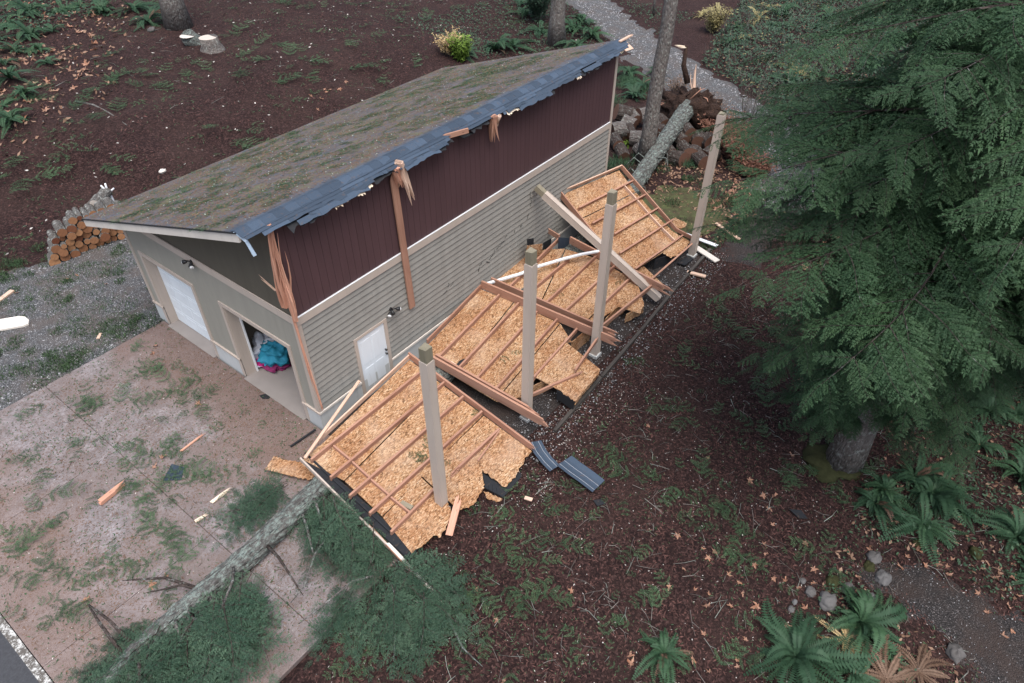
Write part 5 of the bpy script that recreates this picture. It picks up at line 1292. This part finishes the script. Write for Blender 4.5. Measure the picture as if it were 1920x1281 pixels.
# ---------------------------------------------------------------- maple leaves
def maple_mesh(seed):
    rg = np.random.RandomState(seed); pts = []
    for a, r in ((-90, .10), (-60, .34), (-38, .62), (-18, .30), (2, .62), (18, .92), (34, .55), (50, .36), (66, .62), (80, .80), (90, 1.05), (100, .80), (114, .62), (130, .36), (146, .55), (162, .92), (178, .62), (198, .30), (218, .62), (240, .34)):
        r *= rg.uniform(.88, 1.12); pts.append((r*math.cos(math.radians(a)), r*math.sin(math.radians(a))))
    V = [(0, 0, .02)]+[(x, y, .5*rg.uniform(-.2, 1)*(x*x+y*y)) for x, y in pts]; n = len(pts)
    F = [(0, 1+i, 1+(i+1) % n) for i in range(n)]+[]
    V += [(-.02, -.1, 0), (.02, -.1, 0), (.0, -.9, .08)]; F.append((n+1, n+3, n+2))
    return mk('maple_leaf', V, F, 'maple', None, False, list(rg.rand(len(F))))
MAP = [maple_mesh(i) for i in range(6)]
rgl = random.Random(31); leafn = 0
def leaf(x, y, s, label, group, dz=.02):
    o = bpy.data.objects.new('maple_leaf', rgl.choice(MAP)); col.objects.link(o)
    o.location = (x, y, gz(x, y)+dz+rgl.uniform(0, .02)); o.rotation_euler = (rgl.uniform(-.7, .7), rgl.uniform(-.7, .7), rgl.uniform(0, 6.28)); o.scale = (s*rgl.uniform(.6, 1.1), s*rgl.uniform(.8, 1.15), s*rgl.uniform(.6, 2.2))
    return tag(o, label, 'leaf', group)
spots = [(5.321,-8.432,-0.050), (5.291,-9.540,-0.050), (2.818,-9.457,-0.050), (2.918,-9.721,-0.050), (2.574,-10.193,-0.050), (1.818,-9.763,-0.050), (1.887,-10.052,-0.050), (1.634,-10.135,-0.050), (1.942,-10.535,-0.050), (2.354,-10.619,-0.050), (2.285,-10.979,-0.050), (2.538,-10.455,-0.050), (5.191,-10.189,-0.050), (4.408,-10.470,-0.050), (5.080,-9.993,-0.050), (3.787,-10.514,-0.050), (3.607,-10.636,-0.050), (3.865,-11.616,-0.050), (3.545,-11.761,-0.050), (3.222,-11.504,-0.050), (2.878,-11.788,-0.050), (4.269,-12.434,-0.050), (1.052,-10.352,-0.050), (0.430,-10.762,-0.050), (0.476,-10.398,-0.050), (0.838,-11.158,-0.050), (6.708,-10.087,-0.050), (3.117,-11.001,-0.050), (3.211,-11.226,-0.050), (-1.279,-6.828,-0.050), (-1.025,-6.073,-0.050), (0.204,-7.688,-0.050), (2.804,-8.854,-0.050), (2.110,-9.339,-0.050), (-0.395,-9.472,-0.050), (1.568,-9.297,-0.050), (4.390,-11.252,-0.050), (4.817,-10.204,-0.050), (0.943,-11.090,-0.050), (1.465,-11.068,-0.050), (-0.271,-9.377,-0.050), (-0.199,-9.744,-0.050), (-2.143,-7.684,-0.050), (5.138,-12.444,-0.050), (5.342,-6.691,-0.050), (2.695,-9.671,-0.050), (3.168,-10.543,-0.050), (2.244,-11.625,-0.050)]
for p in spots: leaf(p[0], p[1], rgl.uniform(.08, .14), 'orange maple leaf on the dark mulch at the lower right', 'maple leaves on the mulch')
for p in [(5.669,-13.745,-0.050), (5.441,-13.555,-0.050), (5.533,-13.991,-0.050), (5.416,-14.592,-0.050), (5.934,-13.698,-0.050), (6.096,-14.341,-0.050), (6.062,-14.822,-0.050), (5.819,-15.016,-0.050), (5.955,-13.549,-0.050), (4.696,-15.174,-0.050), (4.934,-15.302,-0.050), (5.077,-14.835,-0.050), (5.856,-15.263,-0.050), (5.728,-13.321,-0.050), (5.986,-13.984,-0.050), (6.312,-14.833,-0.050), (6.239,-15.155,-0.050), (7.373,-14.384,-0.050), (7.318,-13.885,-0.050), (5.743,-13.925,-0.050), (5.089,-13.141,-0.050), (5.439,-13.165,-0.050), (8.040,-12.009,-0.050), (6.313,-14.622,-0.050), (5.482,-15.169,-0.050)]: leaf(p[0], p[1], rgl.uniform(.08, .14), 'orange maple leaf on or beside the lower right gravel path', 'maple leaves by the gravel path')
def scatter(poly, n, rg):
    xs = [p[0] for p in poly]; ys = [p[1] for p in poly]; out = []
    while len(out) < n:
        x, y = rg.uniform(min(xs), max(xs)), rg.uniform(min(ys), max(ys))
        if poly_dist(x, y, poly) < 0: out.append((x, y))
    return out
PZ = [(20.729,-1.215,-0.050), (23.556,-2.247,-0.050), (21.023,-3.991,-0.050), (16.563,-5.118,-0.050), (16.662,-3.351,-0.050), (18.370,-2.088,-0.050)]
for x, y in scatter(PZ, 60, rgl): leaf(x, y, rgl.uniform(.12, .2), 'orange leaf in the leaf drift behind the furthest post', 'leaves behind the furthest post')
PZ2 = [(13.584,-7.272,-0.050), (14.624,-9.567,-0.050), (17.424,-10.197,-0.050), (19.889,-9.397,-0.050), (18.287,-7.335,-0.050)]
for x, y in scatter(PZ2, 34, rgl): leaf(x, y, rgl.uniform(.12, .2), 'orange leaf on the ground under the large conifer', 'leaves under the conifer')
PZ3 = [(9.443,38.532,2.316), (12.113,32.899,2.119), (9.858,27.709,1.937), (4.640,21.764,1.724), (2.201,21.507,1.447), (1.759,21.869,1.503)]
for x, y in scatter(PZ3, 80, rgl): leaf(x, y, rgl.uniform(.16, .3), 'tan leaf on the slope at the top left', 'leaves at the top left')
for p in [(-0.892,6.517,-0.050), (-0.156,10.686,-0.050), (-1.082,6.258,-0.050), (-3.140,2.469,-0.050), (-1.491,3.421,-0.050), (-3.431,2.349,-0.050), (-6.215,0.249,-0.050), (-4.894,-0.605,-0.050), (-2.180,12.433,-0.050), (-0.789,11.993,-0.050), (1.586,11.550,-0.050), (-0.495,11.965,-0.050), (-5.208,-0.504,-0.050)]: leaf(p[0], p[1], rgl.uniform(.09, .14), 'small orange leaf on the driveway or gravel yard', 'leaves on the driveway side', .07)
PZ4 = [(12.325,15.778,1.018), (15.239,16.080,1.100), (15.655,15.062,0.818), (12.584,14.668,0.706)]
for x, y in scatter(PZ4, 8, rgl): leaf(x, y, .16, 'pale leaf on the soil bank behind the roof', 'leaves on the bank')

# ---------------------------------------------------------------- uncountable litter
nr = np.random.RandomState(2)
def zs(xy): return np.array([gz(x, y) for x, y in xy])
def flat_stuff(name, xy, z, l, w, mat, label, tilt=.5, cat='litter', rnd=None):
    n = len(xy); az = nr.uniform(0, 6.283, n); t = nr.uniform(-tilt, tilt, n)
    p = np.c_[xy, z]; d = np.stack([np.cos(az)*np.cos(t), np.sin(az)*np.cos(t), np.sin(t)], 1); nn = nrmz(np.c_[nr.uniform(-tilt, tilt, (n, 2)), np.ones(n)])
    Q = Quads(); Q.rh(p-d*l[:, None]*.5, d, nn, l, w, nr.rand(n) if rnd is None else rnd); q, r = Q.arr()
    return tag(link(name, mk_quads(name, q, mat, r)), label, cat, None, 'stuff')
def rand_in(x0, x1, y0, y1, n, f=None):
    xy = np.c_[nr.uniform(x0, x1, n), nr.uniform(y0, y1, n)]
    return np.array([p for p in xy if f(*p)]) if f else xy
def mulch_ok(x, y): return not (-7.7 < x < 14 and -4.4 < y < 8) and seg_dist(x, y, PATH) > -.9+1.2*abs(mnoise.noise((x*1.3, y*1.3, 0))) and seg_dist(x, y, ROAD) > .2
xy = rand_in(-4.5, 16, -17, -4.4, 60000, mulch_ok); flat_stuff('bark_mulch', xy, zs(xy)+.02, nr.uniform(.04, .13, len(xy)), nr.uniform(.012, .034, len(xy)), 'chips', 'dark red brown bark mulch chips on the ground right of the carport', .5)
xy = rand_in(-2, 36, 10.5, 46, 32000, mulch_ok); flat_stuff('slope_litter', xy, zs(xy)+.015, nr.uniform(.06, .22, len(xy)), nr.uniform(.02, .05, len(xy)), 'chips', 'dark bark litter on the slope behind the building', .5)
xy = rand_in(-4.5, 14, -16, -4.2, 2000, mulch_ok); flat_stuff('pale_flecks', xy, zs(xy)+.02, nr.uniform(.015, .06, len(xy)), nr.uniform(.012, .03, len(xy)), 'flecks', 'pale wood and lichen flecks on the mulch', .4)
xy = rand_in(1.2, 6.5, -5.9, -4.5, 500, mulch_ok); flat_stuff('pale_flecks', xy, zs(xy)+.02, nr.uniform(.02, .05, len(xy)), nr.uniform(.012, .03, len(xy)), 'flecks', 'pale splinter flecks on the mulch by the roof edge', .4)
xy = rand_in(-3, 34, 10.5, 44, 900, mulch_ok); flat_stuff('pale_flecks', xy, zs(xy)+.03, nr.uniform(.05, .18, len(xy)), nr.uniform(.04, .10, len(xy)), 'flecks', 'pale stones and leaves dotted over the dark slope', .4)
xy = rand_in(-4, 14, -15, -4.4, 16000, mulch_ok); k = np.array([mnoise.noise((x*.5, y*.5, 21))+nr.uniform(-.5, .4) > .05 for x, y in xy]); xy = xy[k]
flat_stuff('mulch_green_bits', xy, zs(xy)+.025, nr.uniform(.03, .11, len(xy)), nr.uniform(.008, .02, len(xy)), 'litter_green', 'green needle bits scattered over the mulch', .4)
xy = rand_in(-3, 34, 10.5, 44, 16000, mulch_ok); k = np.array([mnoise.noise((x*.3, y*.3, 23))+nr.uniform(-.5, .4) > .05 for x, y in xy]); xy = xy[k]
flat_stuff('slope_green_bits', xy, zs(xy)+.03, nr.uniform(.06, .22, len(xy)), nr.uniform(.015, .04, len(xy)), 'litter_green', 'green needle bits and weeds over the dark slope', .5)
# gravel stones that stand proud
def stones(name, xy, z, s0, s1, label):
    n = len(xy); s = nr.uniform(s0, s1, n); Q = []
    az = nr.uniform(0, 6.28, n); c, sn = np.cos(az), np.sin(az); P = np.c_[xy, z]; r = nr.rand(n)
    base = [(-1, -1, 0), (1, -1, 0), (1, 1, 0), (-1, 1, 0), (-.55, -.5, .9), (.5, -.6, .8), (.6, .5, 1), (-.5, .55, .85)]
    vs = [P+np.stack([(b0*c-b1*sn)*s, (b0*sn+b1*c)*s*.8, b2*s*.7], 1) for b0, b1, b2 in base]
    q = np.concatenate([np.stack([vs[i] for i in f], 1) for f in BOXF[1:]]); me = mk_quads(name, q, 'stones', np.tile(r, 5)); return tag(link(name, me), label, 'gravel', None, 'stuff')
xy = rand_in(-9, 2.6, 7.5, 14.4, 9000, lambda x, y: poly_dist(x, y, YARD) < -.1); stones('gravel_stones', xy, zs(xy)+.04, .012, .03, 'loose grey stones over the gravel yard left of the building')
xy = rand_in(13, 40, -8, 20, 30000, lambda x, y: seg_dist(x, y, ROAD) < -.2); stones('gravel_stones', xy, zs(xy)+.05, .02, .05, 'loose grey stones over the gravel road at the upper right')
xy = rand_in(2, 7, -18, -12.4, 6000, lambda x, y: seg_dist(x, y, PATH) < -.1); stones('gravel_stones', xy[::4], zs(xy[::4])+.05, .005, .013, 'fine stones over the lower right gravel path')
xy = rand_in(2.5, 14.2, -5.2, -3, 2500); stones('gravel_stones', xy, zs(xy)+.04, .008, .022, 'loose dark stones along the carport edge')
# green conifer sprays knocked down by the storm
SPR = []
for i in range(6):
    q, r, st = bough_arr([.45, .55, .7, .85, 1.05, .6][i], 60+i, latmax=.34, droop=.03, spacing=.15, curl=.05, bare=.05, needle=(.045, .010), ds=.034, subw=.010, nn_=2); sq = stem_quads(st)
    SPR.append((np.concatenate([q, sq]), np.concatenate([r, np.zeros(len(sq))])))
def sprays(name, pts, mat, label, sc=(.6, 1.2), zf=None, lift=.03):
    qs, rs = [], []
    for x, y in pts:
        q, r = SPR[nr.randint(len(SPR))]; a = nr.uniform(0, 6.283); s = nr.uniform(*sc); c, sn = math.cos(a), math.sin(a)
        Rm = np.array([[c, -sn, 0], [sn, c, 0], [0, 0, 1]]); z = zf(x, y) if zf else gz(x, y)
        tx, ty = nr.uniform(-.22, .22, 2); g = (q*s)@Rm.T; g[..., 2] = np.abs(g[..., 2]*.8+(tx*g[..., 0]+ty*g[..., 1])*(0 if zf and zf(0, 1) != zf(0, 2) else 1)); 
        if zf: g[..., 2] += np.vectorize(zf)(g[..., 0]+x, g[..., 1]+y)+lift
        else: g[..., 2] += z+lift+.04*nr.rand()
        g[..., 0] += x; g[..., 1] += y; qs.append(g); rs.append(r*.6+nr.rand()*.4)
    return tag(link(name, mk_quads(name, np.concatenate(qs), mat, np.concatenate(rs))), label, 'litter', None, 'stuff')
def cluster(c, n, sp): return [(c[0]+nr.normal()*sp, c[1]+nr.normal()*sp) for _ in range(n)]
pts = []
for c, n, sp in (((-2.054,5.699,0.000), 7, .3), ((-1.417,3.509,0.000), 10, .4), ((-1.503,4.190,-0.000), 4, .3), ((-3.305,5.952,0.000), 4, .3), ((-3.244,5.222,-0.000), 3, .2), ((-3.250,2.741,0.000), 9, .3), ((-4.043,1.644,0.000), 10, .3), ((-2.875,0.899,0.000), 7, .3), ((-4.013,4.446,0.000), 4, .25), ((-4.934,5.062,0.000), 3, .3), ((-5.655,2.997,0.000), 3, .2), ((-5.551,3.474,0.000), 2, .2), ((-6.525,2.523,0.000), 3, .2), ((-5.295,0.818,0.000), 4, .3), ((-6.593,0.463,0.000), 6, .3), ((-4.683,0.023,0.000), 7, .35), ((-4.566,0.650,0.000), 5, .3), ((-1.988,0.634,0.000), 4, .2), ((-6.802,2.029,0.000), 2, .2), ((-6.243,1.408,0.000), 4, .3), ((-5.682,0.891,0.000), 4, .3), ((-4.970,-0.655,0.000), 5, .3), ((-1.435,2.315,0.000), 2, .2), ((-1.861,6.609,0.000), 2, .2), ((-7.081,0.351,0.000), 3, .3), ((-6.087,0.794,0.000), 3, .3), ((-3.120,1.882,0.000), 4, .3)):
    pts += cluster(c, int(n*1.15), sp*.8)
pts += [tuple(p) for p in rand_in(-7.3, -.6, -1, 7, 46)]
sprays('driveway_sprays', pts, 'litter_green', 'green conifer sprays scattered over the concrete driveway', (.45, 1.0), lambda x, y: 0.0)
pts = []
for c, n, sp in (((4.048,-5.921,-0.050), 6, .35), ((4.163,-6.650,-0.050), 5, .3), ((6.255,-6.600,-0.050), 4, .3), ((2.469,-6.609,-0.050), 4, .3), ((0.008,-6.229,-0.050), 8, .4), ((-0.016,-6.832,-0.050), 7, .4), ((0.547,-4.865,-0.050), 4, .3), ((-1.197,-5.709,-0.050), 6, .4), ((-0.885,-5.284,-0.050), 4, .3), ((1.106,-6.766,-0.050), 4, .3), ((3.354,-8.984,-0.050), 4, .3), ((3.410,-9.755,-0.050), 6, .35), ((3.192,-10.359,-0.050), 7, .3), ((4.205,-8.986,-0.050), 4, .25), ((1.574,-9.101,-0.050), 4, .3), ((3.979,-7.520,-0.050), 4, .3), ((6.086,-10.249,-0.050), 4, .25), ((4.220,-11.907,-0.050), 4, .25), ((0.022,-8.832,-0.050), 5, .4), ((-0.761,-8.177,-0.050), 4, .4), ((1.008,-5.462,-0.050), 4, .3), ((1.037,-6.216,-0.050), 4, .4), ((0.783,-10.711,-0.050), 5, .3), ((-2.441,-5.634,-0.050), 8, .4), ((-2.449,-6.513,-0.050), 6, .4), ((11.832,-5.966,-0.050), 7, .3), ((10.694,-6.298,-0.050), 4, .2), ((-3.823,-5.237,-0.050), 6, .3), ((-3.148,-5.431,-0.050), 5, .4)):
    pts += cluster(c, n, sp)
pts += [tuple(p) for p in rand_in(-2, 12, -13.5, -5.2, 190)]
sprays('mulch_sprays', pts, 'litter_green', 'green conifer sprays and twigs scattered over the mulch', (.25, .95))
pts = [tuple(p) for p in rand_in(-4, 34, 11, 46, 330, mulch_ok)]
for c in ((9.784,21.421,1.717), (8.108,20.913,1.699), (7.652,22.809,1.766), (11.333,20.714,1.692), (15.571,18.330,1.571), (14.567,18.349,1.574), (2.491,18.653,0.783), (1.774,19.269,0.876), (4.122,16.575,1.010), (19.894,24.786,1.827), (19.653,20.024,1.580), (25.708,23.827,0.746), (8.341,14.847,0.757), (9.230,14.928,0.780), (17.063,16.113,1.108), (12.641,16.857,1.296), (3.896,20.327,1.640), (1.016,19.012,0.803)): pts += cluster(c, 6, .7)
sprays('slope_sprays', pts, 'litter_green', 'green conifer sprays scattered over the dark slope', (.6, 1.8))
# roof litter
rz = lambda y: roof_z(y)
pts = []
for k in range(210):
    cx, cy = nr.uniform(-.3, 13.3), nr.uniform(.9, 7.6); pts += [(min(13.7, max(-.6, cx+nr.normal()*.45)), min(7.9, max(.5, cy+nr.normal()*.18))) for _ in range(nr.randint(1, 6))]
sprays('roof_sprays', pts, 'litter_green', 'green conifer sprays and lichen lying on the shingle roof', (.45, .95), lambda x, y: roof_z(y)-.01, .0)
def roof_stuff(name, n, l0, l1, w0, w1, mat, label, ymin=.35):
    xy = np.c_[nr.uniform(RX0+.05, RX1-.1, n), ymin+(RE-.1-ymin)*nr.rand(n)]
    keep = np.array([mnoise.noise((x*.7, y*1.2, 4))+nr.uniform(-.5, .7) > 0 for x, y in xy]); xy = xy[keep]
    return flat_stuff(name, xy, RZ0-SL*(xy[:, 1]-.05)+.008, nr.uniform(l0, l1, len(xy)), nr.uniform(w0, w1, len(xy)), mat, label, .25)
roof_stuff('roof_needles', 34000, .03, .10, .006, .014, 'needles', 'brown needles and twigs strewn on the shingle roof')
roof_stuff('roof_moss', 7000, .03, .10, .008, .022, 'litter_green', 'green moss tufts and needle bits on the shingle roof', .8)
roof_stuff('roof_flecks', 1500, .02, .06, .01, .025, 'lichen', 'pale lichen bits on the shingle roof', .3)
# loose needles and twigs on the concrete
xy = rand_in(-7.4, -.1, -4.1, 7.3, 26000); k = np.array([mnoise.noise((x*.8, y*.8, 2))+nr.uniform(-.4, .8) > .1 for x, y in xy]); xy = xy[k]
flat_stuff('driveway_needles', xy, np.full(len(xy), .008), nr.uniform(.02, .09, len(xy)), nr.uniform(.006, .016, len(xy)), 'needles', 'brown needles and bark bits on the driveway', .15)
xy = rand_in(-7.4, -.1, -4.1, 7.3, 9000); k = np.array([mnoise.noise((x*.7, y*.7, 12))+nr.uniform(-.5, .5) > 0 for x, y in xy]); xy = xy[k]; flat_stuff('driveway_bits', xy, np.full(len(xy), .012), nr.uniform(.03, .10, len(xy)), nr.uniform(.01, .03, len(xy)), 'litter_green', 'small green needle bits on the driveway', .3)
xy = rand_in(-7.4, -.1, -4.1, 7.3, 500); flat_stuff('driveway_flecks', xy, np.full(len(xy), .012), nr.uniform(.015, .05, len(xy)), nr.uniform(.01, .03, len(xy)), 'flecks', 'pale flecks on the driveway', .3)
# debris on the upturned panels
def plane_z(pt, n): return lambda x, y: pt[2]-(n.x*(x-pt[0])+n.y*(y-pt[1]))/n.z
for pt, n, pp, lab in (((0.643,-2.765,0.448), NA, [(0.899,-2.846,0.427), (0.739,-3.132,0.385), (0.527,-3.081,0.391), (1.041,-3.556,0.327), (2.874,-2.962,0.423)], 'green sprigs lying on the nearest roof panel'), ((4.997,-2.207,0.599), NBn, [(4.887,-2.446,0.563), (4.729,-2.453,0.557)], 'green sprig on the middle roof panel'), ((8.599,-2.204,0.569), NC, [(8.135,-1.824,0.564), (8.121,-2.080,0.542), (9.604,-2.980,0.546)], 'green sprigs on the third roof panel')):
    sprays('panel_sprig', [p[:2] for p in pp], 'litter_green', lab, (.4, .7), plane_z(pt, n), .0)
# lichen twigs
def twigs(name, n, x0, x1, y0, y1, mat, label, l0=.15, l1=.6, f=None):
    st = []
    for (x, y) in rand_in(x0, x1, y0, y1, n, f):
        a = nr.uniform(0, 6.28); l = nr.uniform(l0, l1); p = np.array([x, y, gz(x, y)+.03]); d = np.array([math.cos(a), math.sin(a), 0]); m_ = p+d*l*.5+np.array([0, 0, .03])+np.cross(d, [0, 0, 1])*nr.uniform(-.1, .1)*l
        st.append(([p, m_, p+d*l], nr.uniform(.004, .009)))
        if nr.rand() < .6: st.append(([m_, m_+np.array([math.cos(a+.7), math.sin(a+.7), .1])*l*.35], .005))
    return tag(link(name, mk_quads(name, stem_quads(st), mat)), label, 'litter', None, 'stuff')
twigs('mulch_twigs', 200, -3, 13, -15, -4.8, 'twig_pale', 'pale lichen twigs on the mulch', f=mulch_ok)
twigs('mulch_sticks', 520, -3, 13, -15, -4.8, 'twigs', 'brown sticks on the mulch', f=mulch_ok)
twigs('slope_twigs', 260, -3, 32, 11, 44, 'twig_pale', 'pale lichen twigs on the dark slope', .2, .9, mulch_ok)
twigs('driveway_twigs', 220, -7.3, -.4, -3, 7, 'twigs', 'dark twigs on the driveway', .1, .5)
tag(tube('dead_branch', [(5.233,21.916,1.735), (5.528,20.998,1.702), (5.552,19.744,1.659), (5.447,18.222,1.557)], [.05, .05, .04, .02], 'bark_log', None, 7), 'long pale fallen branch on the dark slope at the left', 'branch')
# grass tufts in the gravel yard and under the far post
def grass(name, clusters, mat, label, h=(.05, .16), dens=70, z=None):
    P = []
    for c, r, n in clusters:
        a = nr.uniform(0, 6.28, n); q = r*np.sqrt(nr.rand(n)); P.append(np.c_[c[0]+q*np.cos(a), c[1]+q*np.sin(a)])
    xy = np.concatenate(P); n = len(xy); p = np.c_[xy, zs(xy)+.03]; az = nr.uniform(0, 6.28, n); el = nr.uniform(.3, 1.3, n)
    d = np.stack([np.cos(az)*np.cos(el), np.sin(az)*np.cos(el), np.sin(el)], 1); nn = nrmz(np.stack([-np.sin(el)*np.cos(az), -np.sin(el)*np.sin(az), np.cos(el)], 1))
    Q = Quads(); Q.rh(p, d, nn, nr.uniform(*h, n), .018, nr.rand(n)); q, r = Q.arr(); return tag(link(name, mk_quads(name, q, mat, r)), label, 'grass', None, 'stuff')
cl = [((x, y), nr.uniform(.15, .55), int(nr.uniform(60, 200))) for x, y in rand_in(-8, 1.4, 7.6, 14.8, 230)]
grass('yard_grass', cl, 'grass', 'patches of grass and moss growing through the gravel yard')
cl = [((x, y), nr.uniform(.2, .6), 160) for x, y in rand_in(12.5, 19, -5, 1, 40)]
grass('turf', cl, 'grass', 'thin mossy grass between the collapsed roof and the log rounds')
cl = [((x, y), nr.uniform(.3, .8), 200) for x, y in rand_in(17, 30, -1, 7, 60, lambda x, y: seg_dist(x, y, ROAD) > .2)]
grass('roadside_grass', cl, 'fern', 'long grass between the road and the log rounds', (.15, .45))
far_ok = lambda x, y: seg_dist(x, y, ROAD) > .15 and y < min(float(np.interp(x, [13.6, 21.5, 25.5, 28.5, 33.5, 60], [-6, -4.6, -1.6, 3.4, 10, 30])), 5.5+.25*(x-36)) and not (x < 17.5 and y > -8)
# upright bare stems in the undergrowth
st = []
for (x, y) in rand_in(16, 55, -16, 9, 1400, lambda x, y: far_ok(x, y)):
    a = nr.uniform(0, 6.28); h = nr.uniform(.6, 2.0); p = np.array([x, y, gz(x, y)]); d = np.array([math.cos(a), math.sin(a), 0])*nr.uniform(.1, .5)
    st.append(([p, p+np.array([0, 0, h*.5])+d*h*.35, p+np.array([0, 0, h])+d*h], .012)); m_ = p+np.array([0, 0, h*.5])+d*h*.35
    st.append(([m_, m_+np.array([math.cos(a+2), math.sin(a+2), 1.0])*h*.25], .007))
tag(link('brush_stems', mk_quads('brush_stems', stem_quads(st), 'twigs')), 'thin bare brush stems standing in the undergrowth beyond the road', 'undergrowth', None, 'stuff')
# undergrowth beyond the road and under the trees
def undergrowth(name, xy, mat, label, h=.5, l=(.08, .2)):
    n = len(xy); hh = np.array([.5+.5*mnoise.noise((x*.5, y*.5, 0)) for x, y in xy])*h
    return flat_stuff(name, xy, zs(xy)+.02+hh*nr.rand(n), nr.uniform(*l, n), nr.uniform(l[0]*.5, l[1]*.5, n), mat, label, .7, 'undergrowth')
xy = rand_in(16, 66, -24, 13, 130000, far_ok); undergrowth('undergrowth', xy, 'understory', 'dense green undergrowth beyond the gravel road', 1.2, (.10, .27))
xy = rand_in(16, 60, -20, 12, 10000, far_ok); undergrowth('undergrowth_leaf_litter', xy, 'leaf_stuff', 'dead leaves among the undergrowth beyond the road', .15, (.1, .22))
xy = rand_in(16, 58, -18, 12, 4500, far_ok); undergrowth('undergrowth_pale', xy, 'yellow_bush', 'yellowing leaves among the undergrowth beyond the road', .7, (.08, .2))
nok = lambda x, y: seg_dist(x, y, PATH) > .15 and (y < -11.9-.0*x or (y < -9 and x > 9))
xy = rand_in(1, 18, -21, -8, 26000, nok); k = np.array([mnoise.noise((x*.6, y*.6, 9))+(x-6)*.09+nr.uniform(-.3, .3) > -.05 for x, y in xy]); xy = xy[k]; undergrowth('shade_undergrowth', xy, 'understory', 'dark green ground plants under the conifers', .35, (.05, .13))
xy = rand_in(3, 18, -20, -9, 3000, nok); undergrowth('shade_leaf_litter', xy, 'leaf_stuff', 'brown dead leaves under the conifers', .06, (.07, .16))
xy = rand_in(13.5, 24, -4.5, .6, 2600); undergrowth('rounds_leaf_litter', xy, 'leaf_stuff', 'orange leaf litter around the log rounds', .06, (.1, .2))
xy = rand_in(10, 40, 8.6, 22, 9000, lambda x, y: (x > 24 or y < 11) and x > 15 and seg_dist(x, y, ROAD) > .2); undergrowth('roadside_undergrowth', xy, 'understory', 'green ground plants behind the far end of the roof', .5, (.1, .22))
xy = rand_in(2, 26, 26, 50, 16000, lambda x, y: y > 30+ .55*x*.3 and x < 16 and y-1.4*x > 16); undergrowth('slope_undergrowth', xy, 'understory', 'green ground plants on the slope at the top left', .6, (.12, .3))
xy = rand_in(0, 24, 20, 50, 2600, lambda x, y: y-1.4*x > 12); undergrowth('slope_leaf_litter', xy, 'leaf_stuff', 'tan dead leaves on the slope at the top left', .08, (.15, .35))
# ---------------------------------------------------------------- tell look-alikes apart by their order from the left
from bpy_extras.object_utils import world_to_camera_view
bpy.context.view_layer.update()
TENS = ['', '', 'twenty', 'thirty', 'forty', 'fifty']; ONES = ORD
def ordinal(n):
    if n <= 15: return ORD[n-1]
    if n < 20: return ['sixteenth', 'seventeenth', 'eighteenth', 'nineteenth'][n-16]
    t, o = divmod(n, 10); return TENS[t]+'-'+ORD[o-1] if o else ['twentieth', 'thirtieth', 'fortieth', 'fiftieth'][t-2]
shared = {}
for o in col.objects:
    if o.parent is None and o.get('category') in ('fern', 'log') and o.get('label'): shared.setdefault(o['label'], []).append(o)
for lab, L in shared.items():
    if len(L) < 2: continue
    L.sort(key=lambda o: world_to_camera_view(scene, cam, o.matrix_world.translation)[0])
    for i, o in enumerate(L): o['label'] = lab+', '+ordinal(i+1)+' from the left'
scene.cycles.samples = 96
